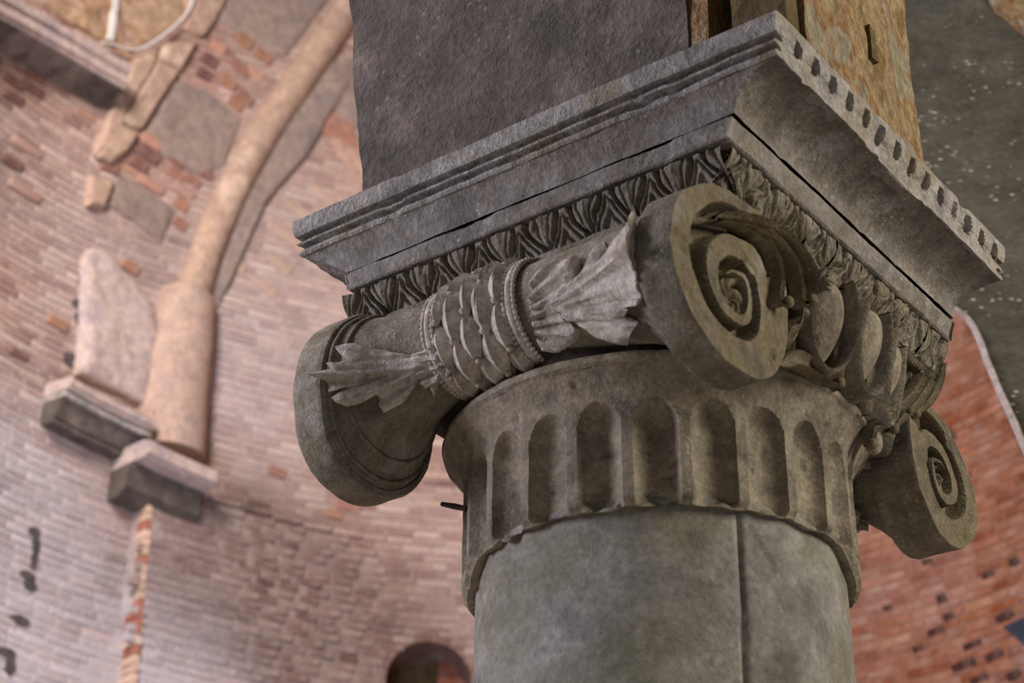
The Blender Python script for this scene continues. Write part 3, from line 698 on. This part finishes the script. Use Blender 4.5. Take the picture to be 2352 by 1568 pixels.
def fan_leaf(sy, x0, dirx, phi0, La, Lw, seed, teeth=1, lift=.03):
    """carved acanthus leaf lying on the roll, root at (x0, phi0), spreading along dirx"""
    na_, nr_ = 300, 44
    ps = np.linspace(-1.75, 1.75, na_); rr = np.linspace(0.02, 1, nr_)
    PS, RR = np.meshgrid(ps, rr)
    nl = 3.5; lob = np.abs(((PS/1.75*nl) % 1)-.5)*2       # 1 at tips, 0 at notches
    lob = 1-np.abs(((PS/1.75*nl+.5) % 1)-.5)*2
    env = 1/np.sqrt((np.cos(PS)/La)**2+(np.sin(PS)/Lw)**2)
    env = env*(1+.35*np.exp(-(PS/.28)**2)*0)
    notch = .62+.38*sstep(.0, .55, lob)
    tooth = 1-.085*(np.abs(((PS/1.75*nl*3.5) % 1)-.5)*2)**1.2
    Rm = env*notch*tooth
    rad = Rm*RR
    ax_ = rad*np.cos(PS); tr = rad*np.sin(PS)
    x = x0+dirx*ax_; phi = phi0+tr/.15
    rib_ = .010*np.cos(PS/1.75*nl*2*PI)*sstep(.1, .5, RR)+.0045*np.cos(PS/1.75*nl*2*PI*3.5)*sstep(.35, .8, RR)
    mid = .010*np.exp(-(tr/.008)**2)
    d = .010+lift*sstep(.35, 1.0, RR)*(.75+.25*lob)-.012*sstep(.85, 1, RR)+rib_+mid
    P = bol(x, phi, sy, d)
    P = P+.0018*np.stack([fbm(P, 40, 3, seed+q) for q in range(3)], -1)
    Pu = bol(x[-1], phi[-1], sy, d[-1]-.022)
    Pi = bol(x0+dirx*ax_[-1]*.55, phi0+tr[-1]/.15*.55, sy, -.004+0*d[-1])
    G = np.concatenate([P, Pu[None], Pi[None]], 0)
    return B(MB().grid(G, flip=(dirx*1 > 0)), 'acanthus_leaf', m_leaf, 50)
_gx, _gp = np.meshgrid(np.linspace(-.444, .428, 300), np.linspace(PI-.9, 2*PI-.05, 260), indexing='ij')
def loc2world(P): 
    P = np.asarray(P); return _C+P[..., :1]*_X+P[..., 1:2]*_Y+np.stack([0*P[..., 2], 0*P[..., 2], P[..., 2]], -1)
_gq = np.stack(to_px(loc2world(bol(_gx, _gp, -1, .018))), -1)
_ga = bol(_gx, _gp, -1, .018); _n = np.cross(np.gradient(_ga, axis=0), np.gradient(_ga, axis=1)); 
_mid = _ga-bol(_gx, _gp, -1, -.3); _n *= np.sign((_n*_mid).sum(-1, keepdims=True))
_vw = to_loc(O)-_ga; _ok = (_n*_vw).sum(-1) > 0
_fx, _fp, _fq = _gx[_ok], _gp[_ok], _gq[_ok]
def roll_uv(px):
    px = np.asarray(px, float).reshape(-1, 2); out = []
    for q in px:
        d2 = ((_fq-q)**2).sum(1); k = np.argpartition(d2, 3)[:3]; w_ = 1/(d2[k]+.3); out.append(((_fx[k]*w_).sum()/w_.sum(), (_fp[k]*w_).sum()/w_.sum()))
    return np.array(out)
def traced_leaf(outline, root, seed, lift=.030, midtip=None, vroot=None, name='acanthus_leaf'):
    n = 260; Q = poly_resample(np.array(outline, float), n); root = np.array(root, float)
    RR = np.linspace(0.0, 1, 30); R_out = np.linalg.norm(Q-root, axis=1); an = np.unwrap(np.arctan2(Q[:, 1]-root[1], Q[:, 0]-root[0]))
    ker = np.exp(-(np.arange(-16, 17)/8.)**2); ker /= ker.sum(); Rs = np.convolve(np.r_[R_out[-16:], R_out, R_out[:16]], ker, 'valid')
    tip = np.clip((R_out-Rs)/(.12*Rs.mean()), -1, 1)
    px = root+(Q-root)[None]*RR[:, None, None]
    uv = roll_uv(px).reshape(len(RR), n, 2)
    tt_ = RR[:, None]
    d = .010+lift*sstep(.25, .95, tt_)*(np.clip(R_out/R_out.max(), .3, 1))[None]+.007*tip[None]*sstep(.25, .8, tt_)
    va = np.arctan2(px[..., 1]-vroot[1], (px[..., 0]-vroot[0])*(1 if vroot[0] < root[0] else -1))
    vr = np.hypot(px[..., 0]-vroot[0], px[..., 1]-vroot[1])/200
    d = d+.0062*np.cos(va*38+.6*fbm(np.stack([vr, va, 0*va], -1), 3, 2, seed))*sstep(.1, .4, tt_)+.0026*np.cos(va*95)*sstep(.25, .6, tt_)-.008*sstep(.9, 1, tt_)
    if midtip is not None:
        ma = math.atan2(midtip[1]-root[1], midtip[0]-root[0]); dd = (an-ma+PI) % (2*PI)-PI; d = d+.010*np.exp(-((dd[None]*tt_)/.035)**2)*sstep(0, .15, tt_)
    P = bol(uv[..., 0], uv[..., 1], -1, d); P = P+.0016*np.stack([fbm(P, 45, 3, seed+q) for q in range(3)], -1)
    e1 = bol(uv[-1, :, 0], uv[-1, :, 1], -1, d[-1]-.016)
    k_ = int(.8*len(RR)); e2 = bol(uv[k_, :, 0], uv[k_, :, 1], -1, 0*d[k_]-.004)
    B(MB().grid(np.concatenate([P, e1[None], e2[None]], 0), cv=True, flip=False), name, m_leaf, 50)
traced_leaf([(1234, 618), (1262, 602), (1293, 590), (1330, 588), (1322, 612), (1318, 640), (1336, 632), (1360, 600), (1395, 557), (1396, 575), (1372, 622), (1380, 622), (1408, 580), (1450, 535), (1450, 550), (1412, 610), (1420, 610), (1455, 560), (1485, 506), (1487, 545), (1462, 590), (1468, 592), (1491, 573), (1488, 610), (1466, 640), (1493, 656), (1488, 683), (1469, 683), (1466, 702), (1440, 697), (1415, 684), (1372, 672), (1376, 682), (1424, 694), (1448, 707), (1434, 726), (1409, 716), (1425, 728), (1464, 744), (1446, 765), (1443, 788), (1424, 777), (1392, 774), (1354, 761), (1303, 745), (1312, 754), (1328, 761), (1327, 784), (1303, 796), (1287, 812), (1268, 812), (1244, 806), (1228, 775), (1216, 735), (1210, 690), (1214, 645)], (1256, 704), 51, midtip=(1490, 575), vroot=(1110, 765))
traced_leaf([(994, 790), (985, 800), (935, 815), (890, 806), (846, 800), (815, 792), (779, 806), (790, 826), (772, 834), (752, 836), (766, 850), (742, 862), (728, 868), (757, 876), (760, 900), (788, 890), (770, 912), (801, 930), (827, 926), (834, 905), (855, 891), (862, 905), (871, 925), (884, 944), (916, 937), (932, 920), (928, 900), (934, 876), (948, 862), (962, 880), (999, 906), (1002, 893), (1012, 850), (1004, 812)], (980, 842), 61, midtip=(735, 867), vroot=(1130, 800))
for sy in (-1, 1):
    xF = .428 if sy < 0 else .358
    X_, PH = np.meshgrid(np.linspace(-.444, xF, 110), np.linspace(0, 2*PI, 120, endpoint=False), indexing='ij')
    P = bol(X_, PH, sy); P = P+.003*np.stack([fbm(P, 18, 4, 7+q) for q in range(3)], -1)
    B(MB().grid(P, cv=True, flip=True), 'roll', m_cap, 50)
    out = PI if sy < 0 else 0.0
    down = out+.55 if sy < 0 else out-.55
    if sy > 0: down = -1.9
    if sy > 0: fan_leaf(sy, BX+.115, 1, down, .28, .18, 12); fan_leaf(sy, BX-.115, -1, down+.1, .235, .18, 22)
    # beaded cords of the belt and laurel leaves between them
    for xx in (BX-.108, BX+.108):
        ph = np.linspace(0, 2*PI, 60, endpoint=False); pts = bol(xx+0*ph, ph, sy, .006)
        mb = MB(); 
        tn = 10; aa = np.linspace(0, 2*PI, tn, endpoint=False); ctr = bol(xx+0*ph, ph, sy, -.3); nrm = pts-ctr; nrm /= np.linalg.norm(nrm, axis=1)[:, None]
        ring = pts[:, None]+.010*(nrm[:, None]*np.cos(aa)[None, :, None]+np.array([1., 0, 0])*np.sin(aa)[None, :, None])
        mb.grid(ring, cu=True, cv=True)
        for i in range(0, 60):
            for sg in (-1, 1):
                mb.ell(pts[i]+nrm[i]*.004+np.array([sg*.013, 0, 0]), (.0065, .0065, .0065), n=6, m=5)
        B(mb, 'beaded_cord', m_leaf, 60)
    if True:
        for j in range(-1, 8):
            for i in range(5):
                ph0_ = j*.86+(.43 if i % 2 else 0)+(PI-.75 if sy < 0 else 0); xx = BX-.080+i*.040
                n1, n2 = 9, 16
                u = np.linspace(-1, 1, n1); v = np.linspace(0, 1, n2); Uu, Vv = np.meshgrid(u, v)
                wdt = .0275*np.sin(PI*Vv**.75)**.9+.0005
                d = -.002+.021*np.sin(PI*np.clip(Vv*.84+.1, 0, 1))*(1-.9*np.abs(Uu)**1.7)+.008*Vv**2+.004*np.exp(-(Uu/.14)**2)
                P = bol(xx+Uu*wdt+.006*math.sin(i*7+j*3)*Vv, ph0_+Vv*.98, sy, d); P = P+.0014*np.stack([fbm(P, 50, 2, q) for q in range(3)], -1)
                mb = MB().grid(P, flip=True); mb.ell(bol(np.array([xx]), np.array([ph0_]), sy, .014)[0], (.008, .008, .008), n=7, m=6)
                B(mb, 'laurel_leaf', m_leaf, 60)
# raised rings inside the flared left end
for xx, kk in ((-.405, .0), (-.43, .0)):
    ph = np.linspace(0, 2*PI, 120, endpoint=False); c_ = bol(xx+0*ph, ph, -1, .002); ci = bol(xx+0*ph, ph, -1, -.05); nrm = c_-ci; nrm /= np.linalg.norm(nrm, axis=1)[:, None]
    aa = np.linspace(0, 2*PI, 8, endpoint=False)
    B(MB().grid(c_[:, None]+.0055*(nrm[:, None]*np.cos(aa)[None, :, None]+np.array([1., 0, 0])*np.sin(aa)[None, :, None]), cu=True, cv=True), 'rim_ring', m_cap, 60)

# egg and dart on the echinus
def ech(r_, th, z): return np.array([r_*math.cos(th), r_*math.sin(th), Z(z)])
for dg in (-31, -14, 2.5, 19, 35.5):
    th = math.radians(dg); er = np.array([math.cos(th), math.sin(th), 0]); et = np.array([-math.sin(th), math.cos(th), 0])
    # egg: rounded above, narrowing below, leaning outward at the top
    n1, n2 = 26, 24; tt = np.linspace(0, PI, n1); pp = np.linspace(0, 2*PI, n2, endpoint=False)
    P = []
    for t in tt:
        zz_ = 1.912+.088*math.cos(t); wr = .053*math.sin(t)**.85*(1-.22*(math.cos(t) < 0)*abs(math.cos(t)))
        c_ = er*(.487+.035*math.cos(t)*.9+.018)+np.array([0, 0, Z(zz_)])
        P.append([c_+et*wr*math.cos(p)+er*wr*.95*math.sin(p) for p in pp])
    P = np.array(P); P = P+.0015*np.stack([fbm(P, 30, 3, q+int(abs(dg))) for q in range(3)], -1)
    B(MB().grid(P, cv=True, flip=False), 'egg', m_neck, 60)
    # shell around the egg
    mb = MB(); n1 = 40; rows = []
    for u in np.linspace(-1, 1, n1):
        t = u*2.5; zz_ = 1.917-.112*math.cos(t)*1.0; lat = .073*math.sin(t)*(1.0 if abs(t) < 1.57 else .93)
        out = .488+.05*(zz_-1.80)/.2
        c_ = er*out+et*lat+np.array([0, 0, Z(zz_)])
        dirn = et*math.sin(t)-np.array([0, 0, math.cos(t)])
        rows.append([c_-er*.06-dirn*.002, c_+er*.034-dirn*.003, c_+er*.040+dirn*.001, c_+er*.032+dirn*.006, c_-er*.06+dirn*.008])
    R_ = np.array(rows); R_ = R_+.0015*np.stack([fbm(R_, 30, 3, q) for q in range(3)], -1)
    B(mb.grid(R_), 'egg_shell', m_cap, 50)
    th2 = th+math.radians(8.3); er2 = np.array([math.cos(th2), math.sin(th2), 0]); et2 = np.array([-math.sin(th2), math.cos(th2), 0])
    mb = MB(); rows = []
    for zz_, w_ in ((2.02, .016), (1.96, .020), (1.90, .016), (1.87, .028), (1.855, .024), (1.82, .012), (1.795, .003)):
        out = .485+.05*(zz_-1.80)/.2; c_ = er2*out+np.array([0, 0, Z(zz_)])
        rows.append([c_-er2*.05-et2*w_, c_+er2*.004-et2*w_, c_+er2*.018, c_+er2*.004+et2*w_, c_-er2*.05+et2*w_])
    B(mb.grid(np.array(rows), flip=True), 'dart', m_mossy, 40)
# half palmette husks springing from the scroll channel
def husk(px_pts, x0, x1, wid, m=m_mossy, name='palmette_leaf'):
    pts = spline(np.array([at_x(px, py, x0+(x1-x0)*i/(len(px_pts)-1)) for i, (px, py) in enumerate(px_pts)]), 36)
    t = np.linspace(0, 1, 36); w_ = wid*(.35+.65*np.sin(PI*np.clip(t*.8+.1, 0, 1)))*(1-.35*t)
    T = np.gradient(pts, axis=0); T /= np.linalg.norm(T, axis=1)[:, None]; S_ = np.cross(T, np.array([1., 0, 0])); S_ /= np.linalg.norm(S_, axis=1)[:, None]
    rows = []
    for i in range(36):
        r_ = []
        for u, d in ((-1, -.022), (-1, .0), (-.86, .008), (-.5, -.004), (0, -.009), (.5, -.004), (.86, .008), (1, .0), (1, -.022)):
            r_.append(pts[i]+S_[i]*w_[i]*u+np.array([d, 0, 0]))
        rows.append(r_)
    rows[-1] = [pts[-1]+(q-pts[-1])*.4 for q in rows[-1]]
    R_ = np.array(rows); R_ = R_+.001*np.stack([fbm(R_, 40, 2, q) for q in range(3)], -1)
    mb = MB().grid(R_, flip=False)
    mb.ell(pts[-1]+np.array([.004, 0, 0]), (.013, .013, .013), n=8, m=6)
    return B(mb, name, m, 50)
husk([(1622, 498), (1680, 505), (1740, 535), (1778, 580), (1792, 640), (1788, 690), (1806, 695)], .50, .53, .014)
husk([(1650, 500), (1720, 510), (1780, 548), (1822, 600), (1838, 655), (1842, 695), (1862, 690)], .51, .535, .014)
husk([(1660, 495), (1740, 505), (1805, 540), (1850, 590), (1880, 640), (1905, 665), (1938, 662)], .515, .54, .013)
husk([(1800, 800), (1812, 770), (1830, 745), (1846, 722)], .50, .50, .012)
husk([(1800, 835), (1830, 822), (1860, 835), (1900, 862), (1925, 880)], .49, .49, .022)
for p in ([(2150, 800), (2140, 850), (2112, 905), (2085, 945)], [(2165, 830), (2155, 880), (2130, 925), (2100, 950)], [(2120, 860), (2100, 900), (2065, 935), (2030, 960)], [(2140, 870), (2110, 920), (2080, 950), (2050, 985)], [(2100, 900), (2050, 940), (2010, 975), (2000, 1020)]):
    husk(p, .49, .47, .014)
# small knob beside the back scroll
B(MB().ell(at_x(2006, 1015, .46), (.02, .022, .03), n=16, m=12), 'knob', m_neck, 60)

# carved leaf moulding (cyma) on the two faces of the abacus
def face_pt(face, s, hh, d):
    # s along the face, hh 0..1 from bottom to top, d outward
    zz_ = 2.072+.082*hh; o = .478+.030*sstep(0, 1, hh)+.004*np.sin(hh*PI)
    s, hh, d = np.broadcast_arrays(np.asarray(s, float), hh, d)
    if face == 'left': return np.stack([s, -(o+d), Z(zz_)], -1)
    return np.stack([o+.004+d, s, Z(zz_)], -1)
def cyma(face, s0, s1):
    S_, H_ = np.meshgrid(np.linspace(s0, s1, 260), np.linspace(-.05, 1.05, 14)); P = face_pt(face, S_, H_, -.022)
    P = P+.0025*np.stack([fbm(P, 30, 3, q) for q in range(3)], -1)
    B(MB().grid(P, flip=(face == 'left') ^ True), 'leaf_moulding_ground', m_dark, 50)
def gdist(S_, H_, pts):
    q = spline(np.array(pts, float), 26)*np.array([.112, .085]); d = np.full(S_.shape, 9.)
    for p in q: d = np.minimum(d, (S_*.112-p[0])**2+(H_*.085-p[1])**2)
    return np.sqrt(d)
def cyma_leaf(face, c, w, seed, rough=.08):
    n1, n2 = 84, 62
    s0, h0 = np.meshgrid(np.linspace(-.5, .5, n1), np.linspace(-.02, 1.02, n2)); X = np.stack([c+s0*w, h0*.085, 0*s0+seed*.0], -1)
    s_ = s0+rough*fbm(X, 26, 3, seed); h_ = h0+rough*fbm(X, 26, 3, seed+5)
    A = np.abs(s_)
    deep = gdist(A, h_, [(.17, 1.0), (.155, .82), (.21, .60), (.34, .38), (.43, .2), (.455, .02)])
    ring = gdist(A, h_, [(0, .80), (.05, .76), (.085, .60), (.16, .40), (.27, .22), (.31, .04)])
    core = gdist(A, h_, [(.0, .42), (.04, .30), (.14, .10)])
    vee = gdist(np.abs(A-.5), h_, [(.20, 1.0), (.12, .6), (.055, .3), (.03, .05)])
    mid = gdist(np.abs(A-.5), h_, [(0, .95), (0, .2)])
    d = .004-.021*np.exp(-(deep/.0052)**2)-.011*np.exp(-(ring/.0036)**2)-.010*np.exp(-(core/.0045)**2)-.006*np.exp(-(vee/.003)**2)+.004*np.exp(-(mid/.005)**2)
    d = d-.010*sstep(.36, .5, A)*sstep(.7, .2, h_)+.0015*fbm(X, 60, 3, seed+3)-.006*sstep(.3, .6, fbm(X, 22, 3, seed+9))
    d = d-.02*sstep(.97, 1.02, h0)-.02*sstep(.0, -.02, h0)
    B(MB().grid(face_pt(face, c+s0*w, h0, d), flip=(face != 'left')), 'cyma_leaf', m_cap, 50)
cyma('left', -.505, .50); cyma('right', -.49, .51)
per = .112
for i in range(9): cyma_leaf('left', -.452+per*i, per, 100+i*7)
for i in range(9): cyma_leaf('right', -.44+per*i, per*.999, 200+i*7, .22)
# listel under the leaf moulding, bead row on the right face
def strip(face, s0, s1, z0, z1, o0, o1, name, m, nz=.003, n=220, bot=True):
    s_ = np.linspace(s0, s1, n); rows = []
    for zz_, oo in ((z0, o0-.05), (z0, o0), (z0+(z1-z0)*.15, o0+.003), (z1-(z1-z0)*.15, o1+.003), (z1, o1), (z1, o1-.05)):
        rows.append(np.stack([s_, 0*s_-oo, 0*s_+Z(zz_)], -1) if face == 'left' else np.stack([0*s_+oo, s_, 0*s_+Z(zz_)], -1))
    P = np.array(rows); P = P+nz*np.stack([fbm(P, 22, 4, q) for q in range(3)], -1)
    B(MB().grid(P, flip=(face != 'left')), name, m, 40)
strip('left', -.50, .46, 2.050, 2.074, .486, .488, 'listel', m_cap)
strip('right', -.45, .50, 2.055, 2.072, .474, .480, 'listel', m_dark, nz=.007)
mb = MB()
for i in range(60): mb.ell((.486, -.30+.0118*i, Z(2.043)), (.010, .0048, .012), n=7, m=6)
B(mb, 'bead_row', m_mossy, 60)
# iron pin sticking out of the neck, left
pA = at_y(1072, 1168, -.335)-np.array([0, 0, CZ]); pB = at_y(1015, 1157, -.335)-np.array([0, 0, CZ])
MB().tube([pA, (pA+pB)/2, pB], [.006, .007, .005], 8).build('iron_pin', m_iron, cap, 50, 'short rusty iron pin')

# ------------------------------------------------------------------ the impost block over the capital
imp = empty('impost_block', (CX, CY, Z(2.156)), -TH); tag(imp, 'large moulded grey stone impost block resting on the capital', 'impost block')
IZ = Z(2.156)
LV = {'5': (.670, .650, .554, .564, 2.381), '4': (.657, .638, .542, .553, 2.292), '3': (.540, .514, .517, .531, 2.217), '2': (.517, .493, .517, .530, 2.156)}
def lerp_lv(a, b, t): return tuple(LV[a][i]+(LV[b][i]-LV[a][i])*t for i in range(5))
def ring_pts(lv, dl_, dr_, n=300, dz=0):
    """rectangle ring at a level; dl_ = extra inset of left/back faces, dr_ = of right face"""
    un, uf, vn, vf, z = lv; x0, x1, y0, y1 = -uf+dl_, un-dr_, -vn+dl_, vf-dl_
    t = np.linspace(0, 1, n, endpoint=False); zz_ = Z(z+dz)+0*t
    return np.concatenate([np.stack([x0+(x1-x0)*t, y0+0*t, zz_], -1), np.stack([x1+0*t, y0+(y1-y0)*t, zz_], -1),
                           np.stack([x1+(x0-x1)*t, y1+0*t, zz_], -1), np.stack([x0+0*t, y1+(y0-y1)*t, zz_], -1)])
def impost_part(name, rings, m, amp=.003, chip=0.0, seed=0, holes=False, caps=False, sharp=32):
    P = np.array(rings); n = P.shape[1]//4
    out = np.zeros_like(P); out[:, :n, 1] = -1; out[:, n:2*n, 0] = 1; out[:, 2*n:3*n, 1] = 1; out[:, 3*n:, 0] = -1
    d = amp*fbm(P, 14, 4, seed)-chip*sstep(.25, .6, fbm(P, 9, 4, seed+8))
    P = P+out*d[..., None]; P[..., 2] += (amp*.8*fbm(P, 16, 4, seed+3)-chip*.4*sstep(.3, .6, fbm(P, 7, 3, seed+9)))
    P[..., 2] = np.clip(P[..., 2], Z(2.1605), Z(2.392))
    if holes: P = holes(P, n)
    P[..., 2] -= IZ
    mb = MB().grid(P, cv=True, flip=True)
    return mb.build(name, m, imp, sharp)
R5, R4, R3, R2 = LV['5'], LV['4'], LV['3'], LV['2']
def zrow(za, extra_l, extra_r):     # level by absolute height
    ks = [R5, R4, R3, R2]
    for a, b in zip(ks[:-1], ks[1:]):
        if a[4] >= za >= b[4]:
            t = (a[4]-za)/(a[4]-b[4]); lv = tuple(a[i]+(b[i]-a[i])*t for i in range(5)); return ring_pts(lv, extra_l, extra_r)
    return ring_pts(R5[:4]+(za,), extra_l, extra_r)
def crown_holes(P, n):
    seg = P[:, n:2*n]
    for i in range(14):
        yc = -.455+i*.074; zc = Z(2.352); ry, rz_ = .0125, .019
        e = ((seg[..., 1]-yc)/ry)**2+((seg[..., 2]-zc)/rz_)**2
        seg[..., 0] -= .05*sstep(1.3, .5, e)*(1 if i not in (10,) else .5)
    P[:, n:2*n] = seg; return P
crown = [(2.392, .10, .10), (2.392, .012, .0), (2.388, .0, .0), (2.375, 0, 0), (2.366, 0, 0), (2.358, 0, 0), (2.350, .0, .001), (2.345, .002, .002), (2.344, .030, .003), (2.338, .038, .004), (2.333, .030, .004), (2.330, .006, .004), (2.326, .002, .004), (2.322, .004, .004), (2.320, .026, .004), (2.315, .032, .004), (2.310, .026, .004), (2.307, .006, .003), (2.302, .002, .002), (2.297, .002, .0), (2.2925, .006, .0), (2.292, .03, .03)]
impost_part('crown_moulding', [zrow(min(z_, 2.3809) if z_ <= 2.381 else 2.3809, a_, b_)+np.array([0, 0, max(z_-2.381, 0)]) for z_, a_, b_ in crown], m_crown, .003, .010, 3, crown_holes)
cove = []
for t in np.linspace(0, 1, 24)**1.6:
    z_ = 2.2915+(2.2175-2.2915)*t; hol_l = .010*math.sin(PI*t)**.8+.010; hol_r = .118*(math.sin(math.acos(1-t))-t)+.006
    cove.append(zrow(z_, hol_l, hol_r))
impost_part('cove', cove, m_impost, .0032, .004, 11)
fas = [(2.2175, .03, .03), (2.2172, .016, .018), (2.212, .016, .017), (2.209, .006, .010), (2.206, .001, .002), (2.202, .0, .0), (2.185, .0, .0), (2.170, .0, .0), (2.164, .0, .0), (2.1605, .004, .004), (2.1605, .05, .05)]
impost_part('fascia', [zrow(z_, a_, b_) for z_, a_, b_ in fas], m_impost, .003, .009, 17)
mb = MB().box((-.46, -.45, 0.0055), (.46, .45, .23)); mb.build('core', m_impost, imp, 0)

# ------------------------------------------------------------------ masonry pier on the impost
pier = empty('masonry_pier', (CX, CY, Z(2.392)), -TH); tag(pier, 'plastered masonry pier above the impost block with an ochre right side', 'pier')
PZ = Z(2.392)
def blockmesh(x0, x1, y0, y1, z0, z1, name, m, flare=0, amp=.006, n=(60, 40, 70), seed=0, label=None, fx1=0):
    rows = []
    for k in np.linspace(0, 1, n[2]):
        z_ = z0+(z1-z0)*k; fl_ = flare*(z_-z0)*(1+.25*(z_-z0)); a0 = x0-fl_; a1 = x1+fx1*(z_-z0)
        tx = np.linspace(0, 1, n[0], endpoint=False); ty = np.linspace(0, 1, n[1], endpoint=False)
        r_ = np.concatenate([np.c_[a0+(a1-a0)*tx, y0+0*tx], np.c_[a1+0*ty, y0+(y1-y0)*ty], np.c_[a1+(a0-a1)*tx, y1+0*tx], np.c_[a0+0*ty, y1+(y0-y1)*ty]])
        rows.append(np.c_[r_, np.full(len(r_), z_)])
    P = np.array(rows); P = P+amp*np.stack([fbm(P, 7, 5, seed+q) for q in range(3)], -1)*np.array([1, 1, 0])
    P[..., 2] -= PZ
    mb = MB().grid(P, cv=True, flip=True); N_ = P.shape[1]; mb.f.append(tuple((P.shape[0]-1)*N_+i for i in range(N_))); mb.f.append(tuple(reversed(range(N_))))
    return mb.build(name, m, pier, 45, label)
blockmesh(-.505, .405, -.46, .46, Z(2.3925), Z(4.4), 'plaster_body', m_plaster, .11, .012, seed=2)
blockmesh(.405, .455, -.448, .40, Z(2.3925), Z(4.4), 'stone_strip', m_tan, amp=.008, n=(8, 20, 50), seed=5)
blockmesh(.455, .515, -.30, .40, Z(2.3925), Z(4.4), 'dark_gap', m_void, amp=.004, n=(8, 20, 40), seed=6, label='black open joint')
blockmesh(.515, .644, -.455, -.40, Z(2.3925), Z(4.4), 'corner_stone', m_brown, amp=.008, n=(20, 10, 60), seed=7)
blockmesh(.515, .656, -.40, .165, Z(2.3925), Z(4.4), 'ochre_side', m_tan, amp=.016, n=(20, 60, 90), seed=9, label='ochre rubble side of the pier')
# little slot in the ochre side
sp = at_x(1995, 105, .655); hx = MB().box((.60, sp[1]-.014, sp[2]-PZ-.05), (.668, sp[1]+.010, sp[2]-PZ+.045), .004)
hx.build('rubble_slot', m_brown, pier, 0, 'small dark slot')
